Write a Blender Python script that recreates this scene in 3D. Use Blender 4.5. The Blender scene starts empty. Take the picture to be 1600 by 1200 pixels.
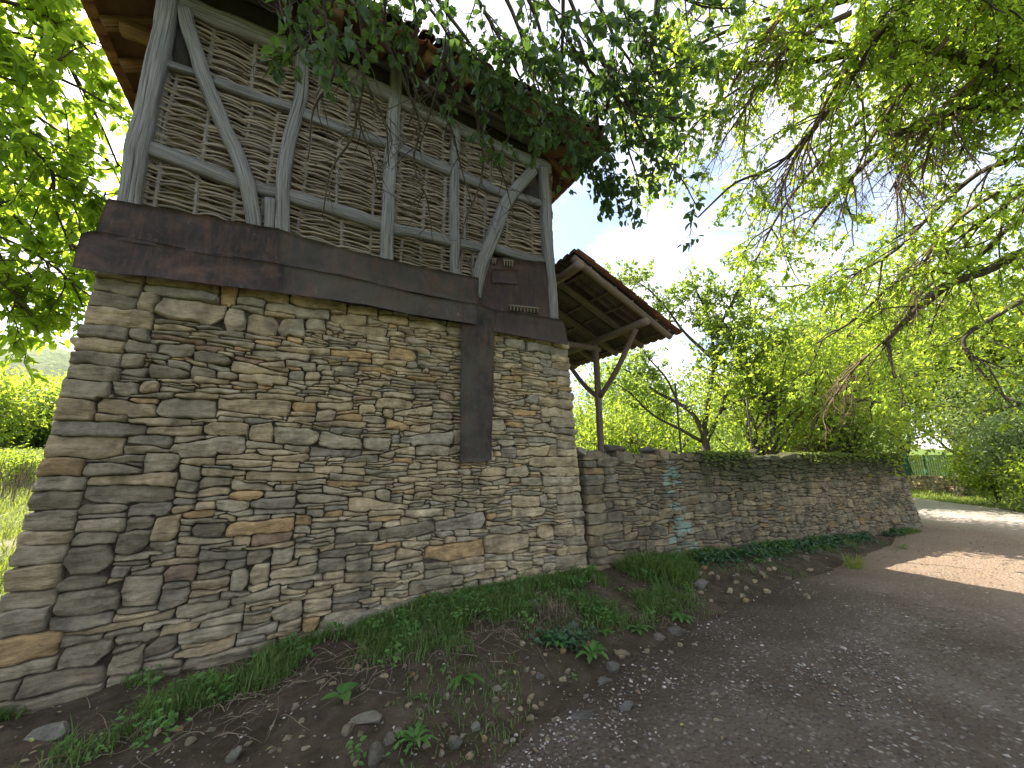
import bpy, math, random
import numpy as np
from mathutils import Vector

random.seed(11)
rng = np.random.default_rng(11)
R = math.radians
scene = bpy.context.scene
col_main = scene.collection

# ------------------------------------------------------------------ camera
F = 600.0
PITCH = math.atan2(115.0, F)
YAW = R(29.0)
CAM = np.array([0.0, 0.0, 1.6])
cd = bpy.data.cameras.new('camera')
cam = bpy.data.objects.new('camera', cd)
col_main.objects.link(cam)
cd.sensor_width = 36.0
cd.lens = 36.0 * F / 1600.0
cd.clip_start = 0.05
cd.clip_end = 3000
cam.location = CAM
cam.rotation_euler = (math.pi / 2 + PITCH, 0, -YAW)
scene.camera = cam


def ray(px, py):
    x, u, f = px - 800.0, 600.0 - py, F
    cp, sp = math.cos(PITCH), math.sin(PITCH)
    up = u * cp + f * sp
    fw = f * cp - u * sp
    cy, sy = math.cos(YAW), math.sin(YAW)
    d = np.array([x * cy + fw * sy, -x * sy + fw * cy, up])
    return d / np.linalg.norm(d)


def atY(px, py, Y):
    d = ray(px, py)
    return CAM + d * ((Y - CAM[1]) / d[1])


def atR(px, py, r):
    return CAM + ray(px, py) * r


# ------------------------------------------------------------------ noise
def _hash(ix, iy, iz):
    h = (ix * 374761393 + iy * 668265263 + iz * 2147483647 + 144665) & 0xFFFFFFFF
    h = ((h ^ (h >> 13)) * 1274126177) & 0xFFFFFFFF
    h = h ^ (h >> 16)
    return (h & 0xFFFF) / 32767.5 - 1.0


def vnoise(p):
    p = np.asarray(p, float)
    i = np.floor(p).astype(np.int64)
    f = p - i
    f = f * f * (3 - 2 * f)
    out = 0
    for dx in (0, 1):
        wx = f[..., 0] if dx else 1 - f[..., 0]
        for dy in (0, 1):
            wy = f[..., 1] if dy else 1 - f[..., 1]
            for dz in (0, 1):
                wz = f[..., 2] if dz else 1 - f[..., 2]
                out = out + wx * wy * wz * _hash(i[..., 0] + dx, i[..., 1] + dy, i[..., 2] + dz)
    return out


def fbm(p, o=3):
    p = np.asarray(p, float)
    a, s, t = 1.0, 0, 0
    for k in range(o):
        s = s + a * vnoise(p + 17.3 * k)
        t += a
        a *= .5
        p = p * 2.03
    return s / t


def n2(x, y, s, seed=0.0, o=3):
    x = np.asarray(x, float)
    y = np.asarray(y, float)
    return fbm(np.stack([x * s, y * s, np.zeros_like(x + y) + seed], -1), o)


def sstep(a, b, x):
    t = np.clip((x - a) / (b - a), 0, 1)
    return t * t * (3 - 2 * t)


def unit(v):
    v = np.asarray(v, float)
    return v / (np.linalg.norm(v, axis=-1, keepdims=True) + 1e-9)


# ------------------------------------------------------------------ mesh builder
class MB:
    def __init__(s):
        s.v, s.q, s.t, s.c, s.g, s.n = [], [], [], [], [], 0

    def add(s, v, quads=None, tris=None, c=(1, 1, 1), g=None):
        v = np.asarray(v, float)
        n = len(v)
        s.v.append(v)
        if quads is not None and len(quads):
            s.q.append(np.asarray(quads, np.int64) + s.n)
        if tris is not None and len(tris):
            s.t.append(np.asarray(tris, np.int64) + s.n)
        c = np.asarray(c, float)
        s.c.append(np.broadcast_to(c, (n, 3)))
        s.g.append(np.zeros((n, 3)) if g is None else np.asarray(g, float))
        s.n += n

    def build(s, name, mat=None, parent=None, smooth=True, loc=None):
        v = np.concatenate(s.v) if s.v else np.zeros((0, 3))
        me = bpy.data.meshes.new(name)
        off = np.zeros(3)
        if loc is not None:
            off = np.asarray(loc, float)
        v = v - off
        q = np.concatenate(s.q) if s.q else np.zeros((0, 4), np.int64)
        t = np.concatenate(s.t) if s.t else np.zeros((0, 3), np.int64)
        me.vertices.add(len(v))
        me.vertices.foreach_set('co', v.astype(np.float32).ravel())
        nl = q.size + t.size
        me.loops.add(nl)
        me.loops.foreach_set('vertex_index', np.concatenate([q.ravel(), t.ravel()]).astype(np.int32))
        me.polygons.add(len(q) + len(t))
        st = np.concatenate([np.arange(len(q)) * 4, q.size + np.arange(len(t)) * 3]).astype(np.int32)
        me.polygons.foreach_set('loop_start', st)
        me.polygons.foreach_set('use_smooth', np.full(len(q) + len(t), smooth, bool))
        me.update(calc_edges=True)
        a = me.attributes.new('col', 'FLOAT_VECTOR', 'POINT')
        a.data.foreach_set('vector', np.concatenate(s.c).astype(np.float32).ravel())
        a = me.attributes.new('grain', 'FLOAT_VECTOR', 'POINT')
        a.data.foreach_set('vector', np.concatenate(s.g).astype(np.float32).ravel())
        me.validate()
        if mat:
            me.materials.append(mat)
        o = bpy.data.objects.new(name, me)
        col_main.objects.link(o)
        if parent is not None:
            o.parent = parent
            pl = np.array(parent_world(parent))
            o.location = Vector(off - pl)
        else:
            o.location = Vector(off)
        return o

    # sweep a cross-section along a path
    def tube(s, pts, rad, sides=6, c=(1, 1, 1), jit=0.0, cap=True, ref=None, squash=1.0, sup=None, seed=None):
        pts = np.asarray(pts, float)
        n = len(pts)
        rad = np.broadcast_to(np.asarray(rad, float), (n,))
        tg = np.gradient(pts, axis=0)
        tg = unit(tg)
        if ref is None:
            m = np.abs(tg.mean(0))
            ref = np.eye(3)[int(np.argmin(m))]
        a = unit(np.cross(tg, ref))
        b = np.cross(tg, a)
        th = np.arange(sides) * 2 * math.pi / sides
        ct, sn = np.cos(th), np.sin(th)
        if sup:
            k = (np.abs(ct) ** sup + np.abs(sn) ** sup) ** (-1.0 / sup)
            ct, sn = ct * k, sn * k
        off = a[:, None, :] * ct[None, :, None] + b[:, None, :] * (sn * squash)[None, :, None]
        sd = random.random() * 100 if seed is None else seed
        sl = np.concatenate([[0], np.cumsum(np.linalg.norm(np.diff(pts, axis=0), axis=1))])
        rr = rad[:, None] * np.ones((1, sides))
        if jit:
            q = np.stack([np.broadcast_to(sl[:, None] * 5, (n, sides)), np.broadcast_to(ct * 1.2 + sd, (n, sides)), np.broadcast_to(sn * 1.2, (n, sides))], -1)
            rr = rr * (1 + jit * fbm(q, 2))
        v = pts[:, None, :] + off * rr[:, :, None]
        i = np.arange(n - 1)[:, None] * sides
        j = np.arange(sides)[None, :]
        j2 = (j + 1) % sides
        q = np.stack([i + j, i + j2, i + sides + j2, i + sides + j], -1).reshape(-1, 4)
        g = np.stack([np.broadcast_to(sl[:, None], (n, sides)), np.broadcast_to(th[None, :] * 1.0, (n, sides)), np.full((n, sides), sd)], -1).reshape(-1, 3)
        v = v.reshape(-1, 3)
        tris = None
        if cap:
            v = np.concatenate([v, pts[:1], pts[-1:]])
            g = np.concatenate([g, g[:1], g[-1:]])
            b0, b1 = n * sides, n * sides + 1
            jj = np.arange(sides)
            k2 = (jj + 1) % sides
            tris = np.concatenate([np.stack([np.full(sides, b0), k2, jj], -1), np.stack([np.full(sides, b1), (n - 1) * sides + jj, (n - 1) * sides + k2], -1)])
        s.add(v, q, tris, c, g)

    def box(s, lo, hi, c=(1, 1, 1)):
        x0, y0, z0 = lo
        x1, y1, z1 = hi
        v = [(x0, y0, z0), (x1, y0, z0), (x1, y1, z0), (x0, y1, z0), (x0, y0, z1), (x1, y0, z1), (x1, y1, z1), (x0, y1, z1)]
        s.add(v, [(0, 3, 2, 1), (4, 5, 6, 7), (0, 1, 5, 4), (1, 2, 6, 5), (2, 3, 7, 6), (3, 0, 4, 7)], None, c)

    def grid(s, P, c=(1, 1, 1), g=None):
        n, m = P.shape[:2]
        i = np.arange(n - 1)[:, None] * m
        j = np.arange(m - 1)[None, :]
        q = np.stack([i + j, i + j + 1, i + m + j + 1, i + m + j], -1).reshape(-1, 4)
        c = np.asarray(c, float)
        if c.ndim == 3:
            c = c.reshape(-1, 3)
        s.add(P.reshape(-1, 3), q, None, c, None if g is None else g.reshape(-1, 3))

    def slab(s, P, thick, c=(1, 1, 1)):
        """a sheet P (n,m,3) given a thickness vector"""
        n, m = P.shape[:2]
        Q = P + np.asarray(thick, float)
        A = np.concatenate([P.reshape(-1, 3), Q.reshape(-1, 3)])
        i = np.arange(n - 1)[:, None] * m
        j = np.arange(m - 1)[None, :]
        q = np.stack([i + j, i + j + 1, i + m + j + 1, i + m + j], -1).reshape(-1, 4)
        N = n * m
        ring = list(range(m)) + [k * m + m - 1 for k in range(1, n)] + [(n - 1) * m + k for k in range(m - 2, -1, -1)] + [k * m for k in range(n - 2, 0, -1)]
        e = [(ring[k], ring[(k + 1) % len(ring)], ring[(k + 1) % len(ring)] + N, ring[k] + N) for k in range(len(ring))]
        s.add(A, np.concatenate([q, q[:, ::-1] + N, np.array(e)]), None, c)


def parent_world(o):
    v = Vector((0, 0, 0))
    while o is not None:
        v += o.location
        o = o.parent
    return v


def tag(o, label=None, cat=None, group=None, kind=None):
    if label:
        o['label'] = label
    if cat:
        o['category'] = cat
    if group:
        o['group'] = group
    if kind:
        o['kind'] = kind
    return o


def thing(name, label, cat, loc, group=None):
    o = bpy.data.objects.new(name, None)
    o.empty_display_size = .2
    col_main.objects.link(o)
    o.location = Vector(loc)
    return tag(o, label, cat, group)


def resample(pts, step):
    pts = np.asarray(pts, float)
    n = len(pts)
    if n > 2:  # catmull-rom
        out = []
        P = np.concatenate([[2 * pts[0] - pts[1]], pts, [2 * pts[-1] - pts[-2]]])
        for i in range(n - 1):
            p0, p1, p2, p3 = P[i:i + 4]
            k = max(2, int(np.linalg.norm(p2 - p1) / step))
            for t in np.arange(k) / k:
                out.append(.5 * (2 * p1 + (p2 - p0) * t + (2 * p0 - 5 * p1 + 4 * p2 - p3) * t * t + (3 * p1 - p0 - 3 * p2 + p3) * t ** 3))
        out.append(pts[-1])
        return np.array(out)
    k = max(2, int(np.linalg.norm(pts[1] - pts[0]) / step))
    return pts[0] + (pts[1] - pts[0]) * (np.arange(k + 1) / k)[:, None]


# ------------------------------------------------------------------ materials
def new_mat(name):
    m = bpy.data.materials.new(name)
    m.use_nodes = True
    m.node_tree.nodes.clear()
    return m, m.node_tree


def nd(nt, typ, ins=None, **kw):
    n = nt.nodes.new('ShaderNode' + typ)
    for k, v in kw.items():
        setattr(n, k, v)
    for k, v in (ins or {}).items():
        sk = n.inputs[k]
        if isinstance(v, bpy.types.NodeSocket):
            nt.links.new(v, sk)
        else:
            if isinstance(v, (tuple, list)) and len(v) == 3 and sk.type == 'RGBA':
                v = (*v, 1)
            sk.default_value = v
    return n


def ramp(nt, fac, stops):
    n = nd(nt, 'ValToRGB', {'Fac': fac})
    e = n.color_ramp.elements
    while len(e) < len(stops):
        e.new(.5)
    for i, (p, c) in enumerate(stops):
        e[i].position = p
        e[i].color = (*c, 1) if isinstance(c, (tuple, list)) else (c, c, c, 1)
    return n.outputs[0]


def mix(nt, fac, a, b, mode='MIX'):
    n = nd(nt, 'MixRGB', {'Fac': fac, 'Color1': a, 'Color2': b}, blend_type=mode)
    return n.outputs[0]


def noise(nt, scale, detail=5, rough=.55, vec=None, out=0, dist=0.0):
    i = {'Scale': scale, 'Detail': detail, 'Roughness': rough, 'Distortion': dist}
    if vec is not None:
        i['Vector'] = vec
    return nd(nt, 'TexNoise', i).outputs[out]


def geo_pos(nt):
    return nd(nt, 'NewGeometry').outputs['Position']


def attr(nt, name, o='Color'):
    return nd(nt, 'Attribute', attribute_name=name).outputs[o]


def vmul(nt, v, s):
    return nd(nt, 'VectorMath', {0: v, 1: s}, operation='MULTIPLY').outputs[0]


def math_(nt, op, a, b=0.0):
    return nd(nt, 'Math', {0: a, 1: b}, operation=op).outputs[0]


def finish(nt, color, height=None, dist=.01, rough=.9, spec=.2, strength=1.0, metal=0.0):
    i = {'Base Color': color, 'Roughness': rough, 'Specular IOR Level': spec, 'Metallic': metal}
    if height is not None:
        b = nd(nt, 'Bump', {'Height': height, 'Distance': dist, 'Strength': strength})
        i['Normal'] = b.outputs[0]
    p = nd(nt, 'BsdfPrincipled', i)
    o = nd(nt, 'OutputMaterial', {'Surface': p.outputs[0]})
    return p


def m_stone(name, dim=1.0, teal=False, moss=0.0):
    m, nt = new_mat(name)
    pos = geo_pos(nt)
    c = attr(nt, 'col')
    if dim != 1.0:
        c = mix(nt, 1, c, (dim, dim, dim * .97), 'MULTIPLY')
    a = noise(nt, 7, 8, .65, pos)
    c = mix(nt, 1, c, ramp(nt, a, [(.28, .40), (.5, 1.0), (.72, 1.55)]), 'MULTIPLY')
    b = noise(nt, 2.2, 6, .6, pos, dist=.6)
    c = mix(nt, ramp(nt, b, [(.52, 0), (.75, .6)]), c, (.11, .10, .085))          # soot and damp stains
    l = noise(nt, 26, 5, .7, pos)
    c = mix(nt, ramp(nt, l, [(.62, 0), (.72, .45)]), c, (.42, .39, .33))          # pale lichen flecks
    ru = noise(nt, 4.1, 4, .6, vmul(nt, pos, (1, 1, 2)))
    c = mix(nt, ramp(nt, ru, [(.58, 0), (.74, .5)]), c, (.36, .25, .13))          # rusty ochre
    if teal:
        sx = nd(nt, 'SeparateXYZ', {0: pos})
        dx = math_(nt, 'ABSOLUTE', math_(nt, 'SUBTRACT', sx.outputs[0], math_(nt, 'ADD', 4.98, math_(nt, 'MULTIPLY', sx.outputs[2], -.10))))
        e = math_(nt, 'ADD', dx, math_(nt, 'MULTIPLY', noise(nt, 2.6, 7, .75, pos), 1.3))
        e = math_(nt, 'ADD', e, math_(nt, 'MULTIPLY', sx.outputs[2], .16))
        k = ramp(nt, e, [(.92, .68), (1.2, 0)])
        k2 = math_(nt, 'MULTIPLY', k, ramp(nt, noise(nt, 12, 6, .75, pos), [(.38, .1), (.50, 1)]))
        vo = nd(nt, 'TexVoronoi', {'Vector': vmul(nt, pos, (1, 1, 2.2)), 'Scale': 6.5})
        k2 = math_(nt, 'MULTIPLY', k2, ramp(nt, nd(nt, 'SeparateXYZ', {0: vo.outputs['Color']}).outputs[0], [(.42, .08), (.5, 1)]))
        c = mix(nt, k2, c, (.27, .43, .38))
    if moss:
        sx2 = nd(nt, 'SeparateXYZ', {0: pos})
        h = math_(nt, 'ADD', sx2.outputs[2], math_(nt, 'MULTIPLY', noise(nt, 2.3, 6, .7, vmul(nt, pos, (1, 1, .35))), 1.25))
        k = math_(nt, 'MULTIPLY', ramp(nt, math_(nt, 'MULTIPLY', h, .35), [(.56, 0), (.70, moss)]), ramp(nt, math_(nt, 'MULTIPLY', sx2.outputs[0], .1), [(.48, 0), (.58, 1)]))
        c = mix(nt, k, c, (.055, .066, .026))
    fine = noise(nt, 45, 6, .8, pos)
    strata = noise(nt, 14, 6, .75, vmul(nt, pos, (.7, .7, 2.6)))
    hgt = math_(nt, 'ADD', math_(nt, 'MULTIPLY', fine, .35), strata)
    finish(nt, c, hgt, .06, .88, .25)
    return m


def m_wood(name, dark, light, warm=None, contrast=1.0):
    m, nt = new_mat(name)
    g = attr(nt, 'grain', 'Vector')
    s = nd(nt, 'SeparateXYZ', {0: g})
    th = s.outputs[1]
    v = nd(nt, 'CombineXYZ', {0: math_(nt, 'MULTIPLY', s.outputs[0], 1.3), 1: math_(nt, 'MULTIPLY', math_(nt, 'COSINE', th), 4.0), 2: math_(nt, 'ADD', math_(nt, 'MULTIPLY', math_(nt, 'SINE', th), 4.0), s.outputs[2])}).outputs[0]
    a = noise(nt, 2.2, 8, .7, v)
    c = ramp(nt, a, [(.3, dark), (.5, tuple(.5 * (x + y) for x, y in zip(dark, light))), (.7, light)])
    v2 = nd(nt, 'CombineXYZ', {0: math_(nt, 'MULTIPLY', s.outputs[0], .8), 1: math_(nt, 'MULTIPLY', math_(nt, 'COSINE', th), 11.0), 2: math_(nt, 'ADD', math_(nt, 'MULTIPLY', math_(nt, 'SINE', th), 11.0), s.outputs[2])}).outputs[0]
    cr = noise(nt, 1.3, 5, .6, v2)
    crk = ramp(nt, cr, [(.34, 0), (.42, 1)])
    c = mix(nt, math_(nt, 'SUBTRACT', 1.0, crk), c, tuple(x * .28 for x in dark))
    big = noise(nt, 1.6, 3, .6, geo_pos(nt))
    if warm:
        c = mix(nt, ramp(nt, big, [(.45, 0), (.7, .6)]), c, warm)
    c = mix(nt, 1, c, attr(nt, 'col'), 'MULTIPLY')
    h = math_(nt, 'ADD', math_(nt, 'MULTIPLY', a, .5), math_(nt, 'MULTIPLY', crk, .5))
    finish(nt, c, h, .012, .85, .2)
    return m


def m_leaf(name, a, b, trans, tf=.5, yellow=None):
    """a,b: two greens chosen by col.x; trans: light that comes through the blade"""
    m, nt = new_mat(name)
    t = nd(nt, 'SeparateXYZ', {0: attr(nt, 'col', 'Vector')})
    c = mix(nt, t.outputs[0], a, b)
    tr = mix(nt, t.outputs[0], trans, tuple(x * y for x, y in zip(trans, (1.35, 1.15, .9))))
    if yellow:
        k = ramp(nt, t.outputs[1], [(.965, 0), (.975, 1)])
        c = mix(nt, k, c, yellow)
        tr = mix(nt, k, tr, yellow)
    p = nd(nt, 'BsdfPrincipled', {'Base Color': c, 'Roughness': .5, 'Specular IOR Level': .35})
    q = nd(nt, 'BsdfTranslucent', {'Color': tr})
    x = nd(nt, 'MixShader', {0: tf, 1: p.outputs[0], 2: q.outputs[0]})
    nd(nt, 'OutputMaterial', {'Surface': x.outputs[0]})
    return m


def m_bark(name, dark, light):
    m, nt = new_mat(name)
    g = attr(nt, 'grain', 'Vector')
    pos = geo_pos(nt)
    a = noise(nt, 14, 6, .7, vmul(nt, pos, (1, 1, .4)))
    c = ramp(nt, a, [(.3, dark), (.7, light)])
    c = mix(nt, ramp(nt, noise(nt, 3, 4, .6, pos), [(.5, 0), (.75, .4)]), c, (.10, .105, .06))
    finish(nt, c, a, .02, .9, .15)
    return m


def m_simple(name, c1, c2, scale=8, bump=.01, rough=.85, spec=.2, metal=0.0, usecol=False):
    m, nt = new_mat(name)
    pos = geo_pos(nt)
    a = noise(nt, scale, 6, .65, pos)
    c = ramp(nt, a, [(.3, c1), (.7, c2)])
    if usecol:
        c = mix(nt, 1, c, attr(nt, 'col'), 'MULTIPLY')
    finish(nt, c, a, bump, rough, spec, 1.0, metal)
    return m


def m_ground(name):
    m, nt = new_mat(name)
    pos = geo_pos(nt)
    t = nd(nt, 'SeparateXYZ', {0: attr(nt, 'col', 'Vector')})
    a = noise(nt, 5, 8, .7, pos)
    f = noise(nt, 45, 6, .75, pos)
    soil = ramp(nt, a, [(.28, (.027, .021, .014)), (.5, (.056, .043, .030)), (.75, (.10, .08, .058))])
    soil = mix(nt, ramp(nt, f, [(.6, 0), (.7, .4)]), soil, (.10, .088, .07))
    soil = mix(nt, ramp(nt, noise(nt, 1.7, 5, .7, pos), [(.56, 0), (.7, .55)]), soil, (.034, .040, .013))
    gr = ramp(nt, noise(nt, 2.3, 7, .75, pos), [(.3, (.05, .085, .015)), (.55, (.105, .15, .03)), (.75, (.17, .18, .055))])
    c = mix(nt, t.outputs[0], soil, gr)
    c = mix(nt, t.outputs[1], c, (.24, .2, .15))
    h = math_(nt, 'ADD', a, math_(nt, 'MULTIPLY', f, .35))
    finish(nt, c, h, .03, .95, .1)
    return m


def m_road(name):
    m, nt = new_mat(name)
    pos = geo_pos(nt)
    f = noise(nt, 38, 6, .8, pos)
    v = nd(nt, 'TexVoronoi', {'Vector': pos, 'Scale': 30.0, 'Randomness': 1.0})
    cell = nd(nt, 'SeparateXYZ', {0: v.outputs['Color']}).outputs[0]
    big = noise(nt, 1.3, 6, .65, pos, dist=.4)
    base = ramp(nt, big, [(.3, (.066, .047, .034)), (.5, (.104, .080, .061)), (.7, (.155, .130, .108))])
    pe = ramp(nt, cell, [(.0, (.042, .034, .028)), (.45, (.115, .10, .086)), (.8, (.20, .18, .16)), (1, (.42, .395, .36))])
    k = ramp(nt, v.outputs['Distance'], [(.3, .85), (.55, 0)])
    dens = ramp(nt, noise(nt, 2.1, 5, .7, pos), [(.4, .25), (.62, .95)])
    c = mix(nt, math_(nt, 'MULTIPLY', k, dens), base, pe)
    sx = nd(nt, 'SeparateXYZ', {0: attr(nt, 'col', 'Vector')})
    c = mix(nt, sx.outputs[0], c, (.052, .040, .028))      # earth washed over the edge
    c = mix(nt, math_(nt, 'MULTIPLY', sx.outputs[1], .6), c, (.31, .225, .16))    # sunlight painted in: warm paler gravel along the lit stretch
    c = mix(nt, math_(nt, 'MULTIPLY', sx.outputs[2], .85), c, (.40, .365, .33))    # bright sun on the far bend, painted as near-white gravel
    h = math_(nt, 'ADD', math_(nt, 'MULTIPLY', f, .6), math_(nt, 'MULTIPLY', k, .5))
    finish(nt, c, h, .022, .9, .2)
    return m


def m_metal(name):
    m, nt = new_mat(name)
    pos = geo_pos(nt)
    a = noise(nt, 3.2, 6, .65, pos, dist=.5)
    c = ramp(nt, a, [(.34, (.016, .014, .014)), (.5, (.032, .024, .023)), (.68, (.085, .050, .040))])
    g = noise(nt, 1.3, 5, .7, vmul(nt, pos, (1, 1, .7)))
    sx = nd(nt, 'SeparateXYZ', {0: attr(nt, 'col', 'Vector')})
    c = mix(nt, math_(nt, 'MULTIPLY', ramp(nt, g, [(.32, 0), (.55, 1)]), sx.outputs[0]), c, (.056, .054, .045))   # grey-green bloom
    w = noise(nt, 14, 6, .8, vmul(nt, pos, (1, 1, .5)))
    c = mix(nt, math_(nt, 'MULTIPLY', ramp(nt, w, [(.60, 0), (.74, .55)]), sx.outputs[1]), c, (.20, .215, .18))
    c = mix(nt, sx.outputs[2], c, (.045, .032, .032))
    c = mix(nt, ramp(nt, noise(nt, 9, 5, .7, vmul(nt, pos, (2, 2, .3))), [(.5, 0), (.72, .65)]), c, (.095, .05, .034))
    c = mix(nt, ramp(nt, noise(nt, 30, 5, .8, vmul(nt, pos, (1, 1, .6))), [(.60, 0), (.72, .35)]), c, (.16, .15, .145))
    finish(nt, c, math_(nt, 'ADD', noise(nt, 2.5, 3, .5, pos), math_(nt, 'MULTIPLY', noise(nt, 40, 4, .7, pos), .06)), .05, .8, .12)
    return m


M = {}
M['stone'] = m_stone('dry_stone')
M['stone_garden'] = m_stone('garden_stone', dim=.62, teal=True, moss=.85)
M['gap'] = m_simple('joint_earth', (.02, .016, .012), (.11, .09, .066), 9, .02)
M['timber'] = m_wood('weathered_timber', (.06, .058, .056), (.25, .245, .238))
M['log'] = m_wood('porch_log', (.10, .075, .065), (.24, .185, .155), (.17, .12, .10))
M['rafter'] = m_wood('roof_rafter', (.10, .055, .035), (.27, .15, .09))
M['wattle'] = m_wood('wattle_rod', (.135, .115, .09), (.42, .365, .30))
M['stave'] = m_wood('wattle_stave', (.10, .09, .08), (.25, .23, .21))
M['daub'] = m_simple('clay_daub', (.035, .025, .016), (.26, .18, .085), 7, .05)
M['metal'] = m_metal('rusty_sheet')
M['dark'] = m_simple('dark_boards_openings', (.02, .018, .016), (.045, .04, .034), 5, .01)  # loft boards, and the painted shade of the open upper corners
M['tile'] = m_simple('clay_tile', (.11, .05, .034), (.27, .12, .075), 6, .02, usecol=True)
M['deck'] = m_simple('roof_boarding', (.09, .05, .032), (.2, .115, .075), 5, .01)
M['deckp'] = m_simple('porch_boarding', (.07, .05, .047), (.14, .10, .09), 5, .01)
M['bark'] = m_bark('bark', (.030, .025, .021), (.12, .10, .08))
M['barkw'] = m_bark('brown_twig', (.07, .048, .033), (.21, .155, .11))
M['rod'] = m_simple('iron_rod', (.02, .018, .018), (.05, .04, .035), 20, .002, .6, .4)
M['lf_mul'] = m_leaf('leaf_mulberry', (.022, .050, .020), (.055, .098, .034), (.10, .20, .03), .4)
M['lf_over'] = m_leaf('leaf_overhead', (.06, .115, .022), (.12, .19, .035), (.43, .63, .06), .64, (.42, .38, .05))
M['lf_left'] = m_leaf('leaf_walnut', (.06, .12, .020), (.13, .21, .03), (.38, .58, .05), .65)
M['lf_apple'] = m_leaf('leaf_apple', (.06, .11, .03), (.13, .19, .05), (.32, .48, .08), .6)
M['lf_bush'] = m_leaf('leaf_bush', (.055, .105, .022), (.12, .17, .035), (.36, .50, .05), .58)
M['lf_far'] = m_leaf('leaf_far', (.045, .09, .028), (.10, .15, .04), (.30, .44, .06), .56)
M['lf_sil'] = m_leaf('leaf_pale', (.10, .15, .07), (.18, .24, .11), (.25, .36, .12), .45)
M['lf_weed'] = m_leaf('leaf_weed', (.05, .13, .03), (.09, .19, .045), (.12, .26, .04), .4)
M['grass'] = m_leaf('grass_blade', (.055, .115, .025), (.115, .18, .045), (.12, .22, .04), .4, (.30, .25, .12))
M['mgrass'] = m_leaf('meadow_blade', (.12, .18, .03), (.22, .25, .06), (.25, .32, .05), .45, (.38, .30, .16))
M['moss'] = m_simple('moss', (.03, .045, .008), (.15, .19, .03), 40, .03)
M['rock'] = m_stone('loose_rock', dim=.66)
M['ground'] = m_ground('earth')
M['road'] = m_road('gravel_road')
M['hill'] = m_simple('hill_wood', (.05, .085, .03), (.15, .20, .07), .35, 1.0, usecol=True)
M['root'] = m_simple('dry_root', (.07, .053, .038), (.24, .19, .14), 20, .003)

# ------------------------------------------------------------------ terrain
RC = np.array([(-40, -1.45), (-12, -.9), (-5, -.55), (0, -.15), (2.5, .55), (5, .95), (8, 1.1), (11, 1.45), (14, 2.25), (17, 3.9), (20, 6.8), (23, 11.5), (26, 19), (29, 30), (31, 45)], float)
RCs = resample(RC, .25)
HALF = 1.9
BX = [-4, -1.5, 0, 1.1, 2.6, 7, 10, 13, 16, 20]
BZ = [.0, .03, .06, .22, .235, .25, .18, .10, .05, 0]


def road_dist(x, y):
    x = np.asarray(x, float)
    y = np.asarray(y, float)
    sh = x.shape
    q = np.stack([x.ravel(), y.ravel()], -1)
    out = np.empty(len(q))
    for i in range(0, len(q), 4000):
        d = q[i:i + 4000, None, :] - RCs[None, ::2, :]
        out[i:i + 4000] = np.sqrt((d ** 2).sum(-1)).min(1)
    return out.reshape(sh)


def terrain(x, y, rd=None):
    x = np.asarray(x, float)
    y = np.asarray(y, float)
    if rd is None:
        rd = road_dist(x, y)
    base = np.interp(x, BX, BZ)
    t = sstep(0, 1, np.clip((rd - HALF) / 1.15, 0, 1))
    up = np.where(y > np.interp(x, RC[:, 0], RC[:, 1]), 1.0, .5)
    z = base * t * up
    off = sstep(HALF - .25, HALF + .3, rd)
    z = z + off * (.035 * n2(x, y, 2.3, 3, 3) + .018 * n2(x, y, 9, 5, 2))
    z = z + (1 - off) * (.016 * n2(x, y, 1.1, 8, 2))
    far = sstep(4.5, 9, y) * sstep(-1.2, -3.5, x)
    z = z + far * (.075 * np.clip(y - 5, 0, 120) + .3 * n2(x, y, .15, 2, 2))
    rr = np.hypot(x, y)
    z = z + sstep(35, 160, rr) * 5.0 * sstep(0, 60, y)
    return z


def ground_hit(px, py):
    d = ray(px, py)
    t = np.linspace(1.5, 60, 2400)
    P = CAM + d[None, :] * t[:, None]
    h = terrain(P[:, 0], P[:, 1])
    k = np.argmax(P[:, 2] < h)
    return np.array([P[k, 0], P[k, 1], h[k]])


def graded(lo, d0, d1, hi, step, grow):
    a = list(np.arange(d0, d1, step))
    s, x = step, d1
    while x < hi:
        a.append(x)
        s *= grow
        x += s
    a.append(hi)
    s, x = step, d0
    left = []
    while True:
        s *= grow
        x -= s
        if x < lo:
            break
        left.append(x)
    left.append(lo)
    return np.array(left[::-1] + a)


gx = graded(-500, -3, 15, 500, .06, 1.14)
gy = graded(-300, -.5, 4.6, 600, .05, 1.15)
X, Y = np.meshgrid(gx, gy, indexing='ij')
RD = road_dist(X, Y)
Z = terrain(X, Y, RD) - .09 * sstep(HALF + .1, HALF - .35, RD)
grassy = np.clip(sstep(-1.6, -3.0, X) * sstep(3.6, 5.0, Y) + sstep(13.2, 14.2, X) * sstep(HALF, HALF + .4, RD) + .8 * sstep(4.4, 5.5, Y) + sstep(-3, -5, Y) * .9 + sstep(-4, -7, X), 0, 1)
pathm = np.exp(-((Y - (9.0 + .1 * X)) / .8) ** 2) * sstep(-2, -3, X)
mb = MB()
mb.grid(np.stack([X, Y, Z], -1), np.stack([grassy, pathm * .8, 0 * X], -1))
tag(mb.build('ground', M['ground']), 'bare dark soil and rough grass around the old house', 'ground', None, 'structure')

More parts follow.
